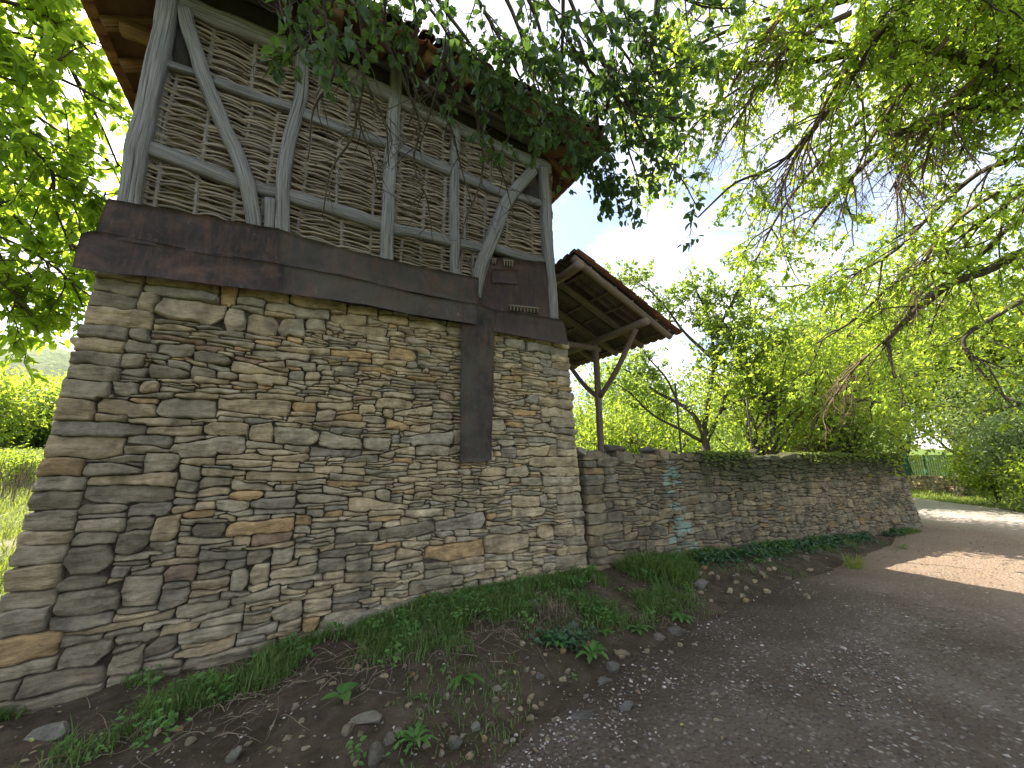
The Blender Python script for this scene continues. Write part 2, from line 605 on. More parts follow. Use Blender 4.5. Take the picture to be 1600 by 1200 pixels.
# road strip
mb = MB()
ctr = resample(RC, .12)
tg = unit(np.gradient(ctr, axis=0))
nr = np.stack([-tg[:, 1], tg[:, 0]], -1)
ww = np.linspace(-1, 1, 41)
ed = HALF + .25
P2 = ctr[:, None, :] + nr[:, None, :] * (ww * ed)[None, :, None]
sl = np.arange(len(ctr)) * .12
jit = .28 * fbm(np.stack([sl * .7, sl * 0, sl * 0], -1), 3)
P2 = P2 + nr[:, None, :] * (jit[:, None] * np.sign(ww) * np.abs(ww) ** 6)[:, :, None]
rz = terrain(P2[..., 0], P2[..., 1])
lift = .014 - .06 * np.abs(ww) ** 14
ruts = -.018 * (np.exp(-((np.abs(ww * ed) - .78) / .24) ** 2))
zz = rz + lift[None, :] + ruts[None, :] + .008 * n2(P2[..., 0], P2[..., 1], 4.5, 1, 3) + .004 * n2(P2[..., 0], P2[..., 1], 20, 1, 2)
edge = np.broadcast_to(np.abs(ww) ** 2.2, rz.shape) * (1 - sstep(12, 15, P2[..., 0]))
edge = np.clip(edge * 1.25 + 1.1 * n2(P2[..., 0], P2[..., 1], 1.4, 4, 4) * edge ** .7 - .06, 0, 1) * (np.abs(ww) > 0)
edge = np.maximum(edge, np.abs(ww) ** 14 * (1 - sstep(13, 16, P2[..., 0])))
sun_tone = sstep(5.0, 9, P2[..., 0])  # where the road colour is warmed to paint the sunlit patch
mb.grid(np.concatenate([P2, zz[..., None]], -1), np.stack([edge, sun_tone, sstep(12.5, 17, P2[..., 0])], -1))  # last channel: painted sunlight of the far bend
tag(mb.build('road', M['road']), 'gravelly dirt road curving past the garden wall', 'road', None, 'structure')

# ------------------------------------------------------------------ stones
PAL = {'grey': (.265, .247, .212), 'tan': (.32, .275, .205), 'ochre': (.33, .24, .135), 'dark': (.175, .163, .142), 'red': (.235, .17, .14), 'pale': (.35, .315, .25), 'blue': (.215, .212, .200)}


def stone_col(warm, dark):
    k = ['grey', 'tan', 'ochre', 'dark', 'red', 'pale', 'blue']
    dark = min(dark, 1.05)
    w = np.array([3.2, 1.6 + 4 * warm, .12 + .9 * warm, .25 + 3 * dark, .16, 1.3 - .9 * dark, .6 + .8 * dark])
    i = rng.choice(len(k), p=w / w.sum())
    c = (np.array(PAL[k[i]]) * .82 + .18 * np.array(PAL['grey'])) * np.array([1.56, 1.42, 1.17])
    return c * rng.uniform(.86, 1.12) * (1 - .22 * dark)


def add_stone(mb, S, w, h, prot, c, mapf, back=.13, cut=1.0):
    na = int(np.clip(w / .013, 6, 36))
    nb = int(np.clip(h / .012, 4, 17))

    def ax(n, L):
        e1, e2 = 1 - min(.12, .006 / L), 1 - min(.40, .022 / L)
        return np.concatenate([[-1, -1, -e1], np.linspace(-e2, e2, n), [e1, 1, 1]])
    a, b = ax(na, w), ax(nb, h)
    A, B = np.meshgrid(a, b, indexing='ij')
    sk = np.zeros_like(A)
    sk[0, :] = sk[-1, :] = 1
    sk[:, 0] = sk[:, -1] = 1
    # each corner is knocked off by its own amount, mostly along the bed
    lim = min(.45, .75 * h / w)
    ca = np.clip(rng.exponential(.26, 4) * lim * cut, .0, .5)
    cb = np.clip(rng.exponential(.13, 4) * cut, .01, .6)
    ka, kb = rng.uniform(-.2, .6, 4), rng.uniform(.2, .85, 4)
    idx = (A > 0).astype(int) * 2 + (B > 0).astype(int)
    A2 = A * (1 - ca[idx] * np.clip((np.abs(B) - ka[idx]) / (1 - ka[idx]), 0, 1))
    B2 = B * (1 - cb[idx] * np.clip((np.abs(A) - kb[idx]) / (1 - kb[idx]), 0, 1))
    u, z = S((A2 + 1) / 2, (B2 + 1) / 2)
    sd = rng.uniform(0, 300)
    q = np.stack([u * 17 + sd, z * 17, 0 * u], -1)
    am = min(.010, h * .10)
    u = u + am * fbm(q, 2)
    z = z + am * fbm(q + 40.7, 2)
    d = np.minimum(np.clip((1 - np.abs(A)) * w / 2, 0, 1), np.clip((1 - np.abs(B)) * h / 2, 0, 1))
    bw = min(.009, h * .2)
    pr = np.clip(d / bw, 0, 1)
    pr = pr * (2 - pr)
    tx, tz = rng.normal(0, .06), rng.normal(.05, .16)
    q2 = np.stack([u * 7 + sd, z * 13, 0 * u + 5], -1)
    rough = .015 * fbm(q2, 2) + .0075 * (1 - 2 * np.abs(fbm(q2 * 2.6 + 7, 3)))
    q3 = np.stack([u * 4 + sd, z * 30, 0 * u + 9], -1)
    rough = rough + .007 * np.round(2.2 * fbm(q3, 2)) * .8     # split layers
    out = prot + rough + tx * A * w / 2 + tz * B * h / 2
    for _ in range(3):          # broken facets
        ang = rng.uniform(0, 6.28)
        pl = (np.cos(ang) * A * w * .5 + np.sin(ang) * B * h * .5)
        reach = abs(math.cos(ang)) * w * .5 + abs(math.sin(ang)) * h * .5
        out = out - np.clip(pl - reach * rng.uniform(.35, .9), 0, 1) * rng.uniform(.15, .7)
    out = np.maximum(out, .002)
    out = out * (.42 + .58 * pr) - .012 * (1 - pr)
    out = np.where(sk > 0, -back, out)
    mb.grid(mapf(u, z, out), c)


def dry_wall(mb, u0, u1, zlo, zhi, mapf, warmf, darkf, hmean=lambda u, z: .08, wf=2.6, quoin=(False, False), seed=0, gap=.0022, protr=(.010, .044), clip_bottom=None, coarse=1.0):
    """rubble laid stone by stone on the skyline of the wall built so far"""
    D = .01
    N = int(round((u1 - u0) / D))
    us = u0 + (np.arange(N) + .5) * D
    H = zlo + .03 * vnoise(np.stack([us * 3, us * 0 + seed, us * 0], -1))
    while True:
        i = int(np.argmin(H))
        if H[i] > zhi - .02:
            break
        tol = float(rng.uniform(.018, .036))
        a = i
        while a > 0 and H[a - 1] < H[i] + tol:
            a -= 1
        b = i
        while b < N - 1 and H[b + 1] < H[i] + tol:
            b += 1
        b += 1
        vw = (b - a) * D
        hl = H[a - 1] - H[i] if a > 0 else 9
        hr = H[b] - H[i] if b < N else 9
        um = (a + b) / 2 * D + u0
        hm = hmean(um, H[i]) * coarse
        h = float(np.clip(hm * rng.lognormal(0, .50), .024, .19))
        q = None
        if a == 0 and quoin[0]:
            q = 0
            h = rng.uniform(.08, .155)
        if b == N and quoin[1]:
            q = 1 if (q is None or rng.random() < .5) else 0
            h = rng.uniform(.07, .15)
        if q is None:
            nb_ = [x for x in (hl, hr) if .022 < x < .24]
            if nb_ and rng.random() < .62:
                h = nb_[rng.integers(len(nb_))] + rng.normal(0, .004)
        w = float(np.clip(h * wf * rng.lognormal(.18, .42), .11, .56 * coarse))
        if h < .05:
            w = float(np.clip(h * rng.uniform(4, 9), .12, .46))
        if q is not None:
            w = rng.choice([rng.uniform(.20, .34), rng.uniform(.40, .75)])
        if rng.random() < .04:
            w = h * rng.uniform(.9, 1.4)
        if vw < w + .085:
            w = vw
        k = max(2, int(round(w / D)))
        if vw < .11:
            k = b - a
            h = min([x for x in (hl, hr)] + [h, .5 * vw])
            h = max(h, .018)
        if q == 0:
            s = a
        elif q == 1:
            s = b - k
        else:
            s = a if (hl > hr) else b - k
        s = max(0, min(s, N - k))
        e = s + k
        bot = H[s:e].copy()
        base = bot.mean()
        tilt = rng.normal(0, .085) if q is None else 0
        tt = np.linspace(-.5, .5, k)
        top = base + h + tilt * tt * k * D + .013 * vnoise(np.stack([us[s:e] * 9, us[s:e] * 0 + rng.uniform(0, 99), us[s:e] * 0], -1))
        top = np.maximum(top, bot + .018)
        if zhi - top.mean() < .03:
            top = np.full(k, zhi + rng.normal(0, .006))
            top = np.maximum(top, bot + .012)
        H[s:e] = top
        hh = float((top - bot).mean())
        ww_ = k * D
        umid, zmid = float(us[s:e].mean()), float((top + bot).mean() / 2)
        if clip_bottom is not None and top.max() < clip_bottom(umid):
            continue
        ul, ur = u0 + s * D, u0 + e * D
        uc = us[s:e]
        sl0, sl1 = rng.normal(0, .10, 2) * hh * (q is None)

        def S(a_, b_):
            uu = ul + (ur - ul) * a_
            zb = np.interp(uu, uc, bot)
            zt = np.interp(uu, uc, top)
            zz = zb + (zt - zb) * b_
            uu = uu + (sl0 * (1 - a_) + sl1 * a_) * (b_ - .5) + gap * (1 - 2 * a_)
            zz = zz + gap * (1 - 2 * b_)
            return uu, zz
        c = stone_col(warmf(umid, zmid), darkf(umid, zmid))
        add_stone(mb, S, ww_, hh, rng.uniform(*protr), c, mapf, cut=.35 if q is not None else 1.0)


# ------------------------------------------------------------------ THE HOUSE
FY = 4.0
HX0, HX1 = -1.56, 3.19          # stone base at eye level
HD = 5.2                        # depth of the house
house = thing('old_house', 'old two storey village house with dry stone base, wattle upper wall and tiled roof', 'house', (HX0 + 2.3, FY + 2.5, 0))


def edgeX(u, z):
    """u in 0..1 across the facade, with the slight batter of both corners"""
    l = HX0 - .035 * (1.6 - z)
    r = HX1 + .05 * (1.6 - z)
    return l, r


def facade(u, z, out):
    l, r = edgeX(u, z)
    f = (u - HX0) / (HX1 - HX0)
    x = l + (r - l) * f
    y = FY + .03 * (z - 1.6) - out + .012 * np.sin(u * 2.1)
    return np.stack([x, y, z], -1)


basez = lambda u: np.interp(u, BX, BZ) - .12
mb = MB()
dry_wall(mb, HX0, HX1, -.10, 3.14, facade,
         lambda u, z: float(np.clip(.12 + .30 * (u + .6) / 3 + .2 * (z - 1), 0, 1)),
         lambda u, z: float(np.clip(.85 - .8 * (u + 1.5) / 1.5, .06, 1) + .30 * math.exp(-((u + .45) / .9) ** 2 - ((z - 1.0) / .38) ** 2)),
         hmean=lambda u, z: float(np.interp(u, [-1.6, -.6, .6, 2.0, 3.2], [.090, .069, .057, .051, .046]) * np.interp(z, [0, .8, 1.8, 2.6], [1.12, 1.0, .90, .76])), wf=3.6, quoin=(True, True), seed=3, clip_bottom=basez)
mb.build('stone_wall', M['stone'], house)
# the other three faces
mb = MB()


def left_face(u, z, out):
    l, r = edgeX(0, z)
    return np.stack([l - out + 0 * u + .0, FY + .02 + u, z], -1)


def right_face(u, z, out):
    l, r = edgeX(0, z)
    return np.stack([r + out + 0 * u, FY + .02 + u, z], -1)


def back_face(u, z, out):
    return np.stack([u, FY + HD + out + 0 * u, z], -1)


for f_ in (left_face, right_face):
    dry_wall(mb, .04, HD, -.1, 3.14, f_, lambda u, z: .3, lambda u, z: .3, hmean=lambda u, z: .13, wf=2.6, seed=11, protr=(.005, .02))
dry_wall(mb, HX0 + .03, HX1 - .03, -.1, 3.14, back_face, lambda u, z: .3, lambda u, z: .3, hmean=lambda u, z: .15, wf=2.6, seed=15)
mb.build('stone_wall', M['stone'], house)
mb = MB()   # earth core seen in the open joints
zc = np.linspace(-.3, 3.12, 30)
xc = np.linspace(0, 1, 50)
Zc, Uc = np.meshgrid(zc, xc)
l, r = edgeX(0, Zc)
Pc = np.stack([l + .03 + (r - l - .06) * Uc, FY + .03 * (Zc - 1.6) + .026 + .015 * n2(Uc * 6, Zc, 6), Zc], -1)
mb.grid(Pc)
Yc = np.linspace(0, HD, 30)
Zs, Ys = np.meshgrid(zc, Yc)
l, r = edgeX(0, Zs)
mb.grid(np.stack([l + .035, FY + .05 + Ys, Zs], -1))
mb.grid(np.stack([r - .035, FY + .05 + Ys, Zs], -1))
mb.box((HX0 + .05, FY + HD - .1, -.3), (HX1 - .05, FY + HD - .04, 3.12))
mb.box((HX0 + .04, FY + .06, 3.06), (HX1 - .04, FY + HD - .05, 3.13))
mb.build('wall_core', M['gap'], house)

# mortared footing seen along the foot of the wall
mb = MB()
uu = np.linspace(.25, 3.25, 90)
tt = np.linspace(0, 1, 9)
U, T = np.meshgrid(uu, tt, indexing='ij')
hb = np.interp(U, BX, BZ)
hh = .05 + .07 * (n2(U, 0 * U, 1.7, 2, 3) + .3) * sstep(.2, 1.2, U)
Pf = np.stack([U, FY - .075 * (1 - T ** 1.5) - .035 + .02 * n2(U, T, 9, 3, 3), hb - .1 + (hh + .1) * T], -1)
mb.grid(Pf)
M['mortar'] = m_simple('lime_mortar', (.15, .135, .11), (.30, .27, .22), 14, .03)
mb.build('footing', M['mortar'], house)


# timbers of the upper storey: traced as members lying in the plane of the wall
TY = FY + .03


def member(name, pix, wpx, depth=.15, front=FY - .015, mat='timber', parent=house, tint=1.0, sup=5, jit=.16):
    pts = np.array([atY(x, y, front) for x, y in pix])
    x, y = pix[len(pix) // 2]
    w = np.linalg.norm(atY(x + wpx / 2, y, front) - atY(x - wpx / 2, y, front))
    vert = abs(pts[-1][2] - pts[0][2]) > abs(pts[-1][0] - pts[0][0])
    if not vert:
        w = np.linalg.norm(atY(x, y + wpx / 2, front) - atY(x, y - wpx / 2, front))
    pts[:, 1] = front + depth / 2
    p = resample(pts, .05)
    s = np.arange(len(p)) * .05
    sd = rng.uniform(0, 99)
    p[:, 0] += .012 * fbm(np.stack([s * 2.2, s * 0 + sd, s * 0], -1), 2) * (1 if vert else 0)
    p[:, 2] += .012 * fbm(np.stack([s * 2.2, s * 0 + sd + 9, s * 0], -1), 2) * (0 if vert else 1)
    b = MB()
    rad = np.full(len(p), w / 2 * .9) * (1 + .10 * fbm(np.stack([s * 3, s * 0 + sd, s * 0 + 4], -1), 2))
    b.tube(p, rad, 16, (tint, tint, tint), jit, True, np.array([0, 1.0, 0]), (depth / 2) / (w / 2), sup)
    return b.build(name, M[mat], parent), p, w


V = {}   # vertical members kept as pixel polylines for the wattle bays
posts = {
    'p1': ([(193, 330), (211, 230), (228, 150), (258, 0), (266, -40)], 38, 'post'),
    'b1': ([(283, 6), (312, 100), (348, 190), (380, 265), (398, 356)], 27, 'brace'),
    'p2': ([(473, 84), (469, 150), (452, 215), (442, 280), (441, 366)], 24, 'post'),
    'p3': ([(622, 70), (618, 160), (612, 260), (605, 410)], 21, 'post'),
    'p4': ([(714, 198), (712, 300), (715, 436)], 15, 'post'),
    'b2': ([(836, 262), (797, 308), (777, 358), (757, 410), (744, 462)], 19, 'brace'),
    'p5': ([(852, 258), (860, 380), (869, 499)], 15, 'post'),
}
for k, (pix, w, nm) in posts.items():
    fr = FY - (.045 if k in ('p1', 'p5') else .035 if nm == 'brace' else .02)
    o, p, ww_ = member(nm, pix, w, .16, fr, tint=1.0 if k != 'p3' else 1.12)
    V[k] = p
member('post_stub', [(421, 308), (419, 366)], 20, .12)
beam_pix = [(255, -18), (300, 6), (430, 58), (540, 108), (620, 148), (740, 207), (862, 262)]
o, BEAM, _ = member('beam', beam_pix, 24, .17, FY - .012)
member('beam', [(380, -32), (480, 20), (600, 84), (720, 150), (850, 222)], 22, .15, FY + .04, tint=.75)
rails = [
    ([(250, 92), (318, 114)], 12), ([(333, 122), (398, 146), (462, 168)], 16), ([(474, 176), (540, 200), (616, 226)], 17), ([(622, 228), (708, 266)], 17), ([(716, 270), (798, 304)], 16), ([(806, 302), (856, 320)], 12),
    ([(222, 222), (300, 252), (378, 284)], 24), ([(392, 288), (446, 300)], 20), ([(448, 303), (520, 324), (606, 352)], 21), ([(612, 356), (660, 364), (712, 378)], 18), ([(716, 377), (766, 390)], 15), ([(772, 384), (810, 398), (862, 409)], 14),
]
for pix, w in rails:
    member('rail', pix, w, .11, FY + .0, tint=.92)


def xat(P, z):
    q = P[np.argsort(P[:, 2])]
    return np.interp(z, q[:, 2], q[:, 0])


def zat(pix, x, front=FY):
    P = np.array([atY(a, b, front) for a, b in pix])
    q = P[np.argsort(P[:, 0])]
    return np.interp(x, q[:, 0], q[:, 2])


UPR = [(262, 97), (310, 112), (398, 146), (462, 168), (540, 200), (616, 226), (708, 266), (798, 304), (856, 320)]
LOR = [(222, 222), (300, 252), (378, 284), (446, 300), (520, 324), (606, 352), (660, 364), (712, 378), (766, 390), (862, 409)]
SIL = [(180, 318), (430, 362), (600, 402), (745, 440), (870, 470)]
bays = [('p1', 'b1'), ('b1', 'p2'), ('p2', 'p3'), ('p3', 'p4'), ('p4', 'b2'), ('b2', 'p5')]
for bi, (a, b) in enumerate(bays):
    for tier in range(3):
        if tier == 0 and bi == 5:
            continue
        if tier == 2 and bi in (0, 5):
            continue
        rods, stv = MB(), MB()
        xm = .5 * (V[a][:, 0].mean() + V[b][:, 0].mean())
        lowf = (lambda x: zat(SIL, x) - .06) if tier == 0 else ((lambda x: zat(LOR, x) + .05) if tier == 1 else (lambda x: zat(UPR, x) + .035))
        topf = (lambda x: zat(LOR, x) - .05) if tier == 0 else ((lambda x: zat(UPR, x) - .035) if tier == 1 else (lambda x: zat(beam_pix, x) - .06))
        z0, z1 = lowf(xm) - .12, topf(xm) + .12
        # upright staves
        xl, xr = xat(V[a], (z0 + z1) / 2), xat(V[b], (z0 + z1) / 2)
        ns = max(2, int(round((xr - xl) / .30)))
        sx = [xl + (xr - xl) * (i + .5 + rng.uniform(-.16, .16)) / ns for i in range(ns)]
        if bi == 0:
            sx = [xl + .07] + sx
        for x in sx:
            p = np.array([[x + rng.normal(0, .015), FY + .085, z0 - .02], [x, FY + .085, (z0 + z1) / 2], [x + rng.normal(0, .02), FY + .085, z1 + .02]])
            stv.tube(resample(p, .1), .022 * rng.uniform(.7, 1.2), 7, np.ones(3) * rng.uniform(.75, 1.1), .2)
        z = z0
        par = 0
        sp = (xr - xl) / ns
        while z < z1:
            xa, xb = xat(V[a], z) - .02, xat(V[b], z) + .02
            if xb - xa > .10:
                n = max(5, int((xb - xa) / .035))
                x = np.linspace(xa + rng.uniform(-.01, .07), xb - rng.uniform(-.01, .07), n)
                sd = rng.uniform(0, 500)
                zz = z + .036 * fbm(np.stack([x * 2.3 + sd, x * 0, x * 0], -1), 2) + .012 * fbm(np.stack([x * 9 + sd, x * 0, x * 0 + 3], -1), 2) + rng.normal(0, .018) * (x - x.mean())
                ok = (zz > lowf(x) - .02) & (zz < topf(x) + .02)
                yy = FY + .080 - .030 * np.cos(math.pi * (x - xl) / sp + par * math.pi) + .012 * fbm(np.stack([x * 5 + sd, x * 0 + 7, x * 0], -1), 2)
                r0 = rng.uniform(.0095, .0175)
                if rng.random() < .5:
                    rad = np.linspace(r0, r0 * .55, n)
                else:
                    rad = np.linspace(r0 * .55, r0, n)
                # keep the runs that lie inside the bay
                idx = np.where(ok)[0]
                if len(idx) > 3:
                    cut = np.split(idx, np.where(np.diff(idx) > 1)[0] + 1)
                    for run in cut:
                        if len(run) > 3:
                            t = rng.uniform(.65, 1.25)
                            rods.tube(np.stack([x, yy, zz], -1)[run], rad[run], 6, (t, t * rng.uniform(.95, 1.0), t * rng.uniform(.88, 1.0)), .25)
            z += rng.uniform(.013, .025)
            par += 1
        if rods.n:
            o = rods.build('wattle_panel', M['wattle'], house)
            stv.build('stave', M['stave'], o)
# clay daub behind the wattle
mb = MB()
xg = np.linspace(-1.42, 2.98, 150)
zg = np.linspace(3.1, 5.95, 100)
Xg, Zg = np.meshgrid(xg, zg, indexing='ij')
lump = fbm(np.stack([Xg * 7, Zg * 11, 0 * Xg], -1), 4)
mb.grid(np.stack([Xg, FY + .145 - .05 * np.clip(lump, -.3, 1), Zg], -1))
mb.build('clay_infill', M['daub'], house)
# upper body of the house: the other walls, plain daub
mb = MB()
mb.box((-1.40, FY + .21, 3.1), (-1.36, FY + HD - .25, 6.3))
mb.box((2.90, FY + .21, 3.1), (2.95, FY + HD - .25, 6.3))
mb.box((-1.36, FY + HD - .3, 3.1), (2.90, FY + HD - .25, 6.3))
mb.build('side_wall', M['daub'], house)
mb = MB()
mb.box((-1.36, FY + .22, 5.85), (2.9, FY + .26, 7.1))
# dark panels painting the shade inside the two open upper corners
for tri in ([(284, 20), (300, 110), (262, 98), (268, 20)], [(836, 285), (856, 275), (856, 318), (812, 300)]):
    P = np.array([atY(x, y, FY + .06) for x, y in tri])
    Q = P + np.array([0, .02, 0])
    mb.add(np.concatenate([P, Q]), [(0, 1, 2, 3), (7, 6, 5, 4), (0, 4, 5, 1), (1, 5, 6, 2), (2, 6, 7, 3), (3, 7, 4, 0)])
mb.build('loft_boards_openings', M['dark'], house)
# horizontal boards high under the eave
for (pa, pb, w) in [((520, 22), (660, 92), 13), ((640, 100), (830, 205), 11), ((700, 110), (890, 215), 12)]:
    member('eave_board', [pa, pb], w, .05, FY - .10, tint=.6)


# metal sheets: flashing between stone and wattle
def sheet(name, top, bot, y=FY - .06, c=(0, 0, 0), flare=.03, parent=house, curl=0.0, n=40, m=7, wob=.018):
    T = resample([(x, yy, 0) for x, yy in top], 8)[:, :2]
    B = resample([(x, yy, 0) for x, yy in bot], 8)[:, :2]
    f = np.linspace(0, 1, n)
    ti = np.stack([np.interp(f, np.linspace(0, 1, len(T)), T[:, k]) for k in (0, 1)], -1)
    bi = np.stack([np.interp(f, np.linspace(0, 1, len(B)), B[:, k]) for k in (0, 1)], -1)
    P = np.zeros((n, m, 3))
    for i in range(n):
        for j in range(m):
            t = j / (m - 1)
            px = ti[i] * (1 - t) + bi[i] * t
            yy = y - flare * t * t - curl * math.sin(t * 3.14)
            P[i, j] = atY(px[0], px[1], yy)
    P[..., 1] += wob * n2(P[..., 0] * 1.4, P[..., 2] * 3, 2, y * 50, 3) + .004 * np.sin(P[..., 0] * 23)
    b = MB()
    b.slab(P, (0, .006, 0), c)
    return b.build(name, M['metal'], parent)


sheet('metal_flashing', [(168, 310), (300, 334), (437, 358)], [(146, 368), (290, 392), (437, 412)], FY - .055, (.1, .2, .0), .03)
sheet('metal_flashing', [(434, 358), (520, 384), (620, 408), (748, 434)], [(434, 412), (540, 432), (640, 455), (748, 476)], FY - .058, (.6, .35, .0), .03)
sheet('metal_flashing', [(126, 364), (160, 362), (300, 390), (447, 414)], [(112, 416), (160, 424), (300, 440), (447, 459)], FY - .082, (.12, .5, .0), .045)
sheet('metal_flashing', [(442, 414), (560, 436), (660, 462), (746, 474)], [(442, 458), (560, 474), (640, 490), (746, 507)], FY - .09, (.9, 1.0, .05), .05)
sheet('metal_panel', [(757, 400), (862, 410)], [(728, 480), (872, 500)], FY - .01, (.05, .1, .6), .0)
sheet('metal_panel', [(769, 420), (809, 421)], [(769, 441), (809, 444)], FY - .022, (.1, .1, .6), .008, n=8, m=4)
sheet('metal_flashing', [(772, 483), (812, 489), (880, 500)], [(770, 517), (830, 528), (888, 539)], FY - .06, (.35, .2, .55), .04)
sheet('metal_strip', [(722, 480), (745, 474), (774, 484)], [(718, 721), (745, 722), (768, 719)], FY - .085, (.85, .35, 0), .005, n=8, m=40, wob=.03)
# gaps torn in the panel, closed with pale lath
for (x0, y0, x1, y1, k) in [(768, 402, 775, 413, 2), (786, 403, 802, 418, 4), (795, 474, 842, 490, 9)]:
    b = MB()
    P = np.array([atY(x, y, FY - .016) for x, y in ((x0, y0), (x1, y0 + (x1 - x0) * .1), (x1, y1), (x0, y1 - (x1 - x0) * .1))])
    b.add(np.concatenate([P, P + np.array([0, .012, 0])]), [(0, 1, 2, 3), (7, 6, 5, 4), (0, 4, 5, 1), (1, 5, 6, 2), (2, 6, 7, 3), (3, 7, 4, 0)])
    hole = b.build('torn_gap', M['dark'], house)
    b = MB()
    for i in range(k):
        f = (i + .5) / k
        a1 = P[0] * (1 - f) + P[1] * f
        a2 = P[3] * (1 - f) + P[2] * f
        a1[1] = a2[1] = FY - .02
        b.tube(np.array([a1 * .62 + a2 * .38, a2]), .010, 6, (.62, .58, .5))
    l0, l1 = P[0] * .7 + P[3] * .3, P[1] * .7 + P[2] * .3
    l0[1] = l1[1] = FY - .022
    b.tube(np.array([l0, l1]), .013, 6, (.7, .66, .6))
    b.build('lath', M['wattle'], hole)

# roof: hipped, clay tiles on boards on rafters
EX0, EX1, EY0, EY1, EZ = -2.12, 3.42, 3.42, FY + HD + .7, 5.96
RZ = 7.75
cx, cy = (EX0 + EX1) / 2, (EY0 + EY1) / 2
ins = min(EX1 - EX0, EY1 - EY0) / 2 - .25
hw = (EX1 - EX0) / 2
roof_bm = MB()
c4 = [np.array(p, float) for p in ((EX0, EY0, EZ), (EX1, EY0, EZ), (EX1, EY1, EZ), (EX0, EY1, EZ))]
ra, rb = np.array([cx, cy - .6, RZ]), np.array([cx, cy + .6, RZ])
planes = [(c4[0], c4[1], ra, ra), (c4[1], c4[2], rb, ra), (c4[2], c4[3], rb, rb), (c4[3], c4[0], ra, rb)]
roof = None
for (A, B, C, D) in planes:
    n = 16
    P = np.zeros((n, n, 3))
    for i in range(n):
        for j in range(n):
            s, t = i / (n - 1), j / (n - 1)
            P[i, j] = (A * (1 - s) + B * s) * (1 - t) + (D * (1 - s) + C * s) * t
    P[..., 2] += .02 * n2(P[..., 0], P[..., 1], 1.2, 3, 2)
    roof_bm.slab(P, (0, 0, .025))
roof = roof_bm.build('roof', M['deck'], house)
tiles = MB()
for (A, B, C, D) in planes:
    ew = np.linalg.norm(B - A)
    e = (B - A) / ew
    mid = (C + D) / 2
    up = mid - (A + B) / 2
    L = np.linalg.norm(up)
    up /= L
    nrm = np.cross(e, up)
    if nrm[2] < 0:
        nrm = -nrm
    lt = np.linalg.norm(C - D)
    rows = int(L / .30)
    for r_ in range(rows):
        f0, f1 = r_ / rows, min(1, (r_ + 1.25) / rows)
        wd = ew + (lt - ew) * f0
        k = int(wd / .17)
        if k < 1:
            continue
        for i in range(k):
            for kind in (0, 1):
                x = (i + .5 + .5 * kind) * wd / k - wd / 2
                if abs(x) > wd / 2 - .03:
                    continue
                p0 = (A + B) / 2 + e * x + up * (L * f0 - (.09 if r_ == 0 else .03)) + nrm * (.035 + .012 + .03 * kind)
                p1 = (A + B) / 2 + e * x * (1 - .0) + up * (L * f1) + nrm * (.035 + .03 * kind)
                th = np.linspace(0, math.pi, 6)
                rad = .085
                sgn = 1 if kind else -1
                ring = [e * (math.cos(a) * rad) + nrm * (sgn * math.sin(a) * rad * .55) for a in th]
                v = np.array([p0 + q for q in ring] + [p0 + q * .82 for q in ring] + [p1 + q * .85 for q in ring])
                q_ = [(j, j + 1, 12 + j + 1, 12 + j) for j in range(5)] + [(j, 6 + j, 7 + j, j + 1) for j in range(5)]
                cc = rng.uniform(.65, 1.25)
                if kind and r_ == 0:
                    q_ = q_ + [(6, 7, 10, 11), (7, 8, 9, 10)]
                tiles.add(v, q_, None, (cc, cc * rng.uniform(.85, 1.05), cc * rng.uniform(.8, 1.05)))
tiles.build('roof_tiles', M['tile'], roof)


def beam3(name, a, b, w, h, mat, parent, tint=1.0, sup=6, jit=.08):
    p = resample([a, b], .12)
    q = MB()
    q.tube(p, w / 2, 12, np.ones(3) * tint, jit, True, np.array([0, 0, 1.0]) if abs(unit(np.array(b) - np.array(a))[2]) < .8 else np.array([0, 1.0, 0]), h / w, sup)
    return q.build(name, M[mat], parent)


def roofz(x, y):
    """height of the roof underside"""
    s1 = (y - EY0) / ((cy - .6) - EY0)
    s2 = (x - EX0) / (cx - EX0)
    s3 = (EX1 - x) / (EX1 - cx)
    s4 = (EY1 - y) / (EY1 - cy - .6)
    return EZ + (RZ - EZ) * max(0, min(s1, s2, s3, s4))


x = EX0 + .25
while x < EX1 - .15:
    yb = FY + .9
    a = (x, EY0 + .02, EZ - .06)
    zb = roofz(x, yb)
    if zb > EZ + .35:
        beam3('rafter', a, (x + rng.normal(0, .01), yb, roofz(cx, yb) - .06), .10, .12, 'rafter', roof)
    x += .46
y = EY0 + .35
while y < EY1 - .3:
    for (xe, xi) in ((EX0 + .02, -1.0), (EX1 - .02, 2.7)):
        z1_ = EZ + (RZ - EZ) * (abs(xi - xe) / hw) - .06
        beam3('rafter', (xe, y, EZ - .06), (xi, y + rng.normal(0, .01), z1_), .10, .12, 'rafter', roof)
    y += .48
beam3('hip_rafter', (EX0 + .03, EY0 + .03, EZ - .07), (-1.0, FY + .95, roofz(-1.0, 9) - .1), .12, .15, 'rafter', roof)
beam3('hip_rafter', (EX1 - .03, EY0 + .03, EZ - .07), (2.5, FY + .95, roofz(2.5, 9) - .1), .12, .15, 'rafter', roof)
beam3('wall_plate', (-1.38, FY + .3, 5.78), (-1.38, FY + HD, 5.78), .2, .2, 'rafter', house)
beam3('wall_plate', (2.93, FY + .3, 5.78), (2.93, FY + HD, 5.78), .2, .2, 'rafter', house)
for yy in (4.7, 5.6, 6.6):
    beam3('joist_end', (-1.95, yy, 5.92), (-1.2, yy, 5.92), .13, .15, 'rafter', house)
    beam3('joist_end', (2.7, yy, 5.92), (3.25, yy, 5.92), .13, .15, 'rafter', house)
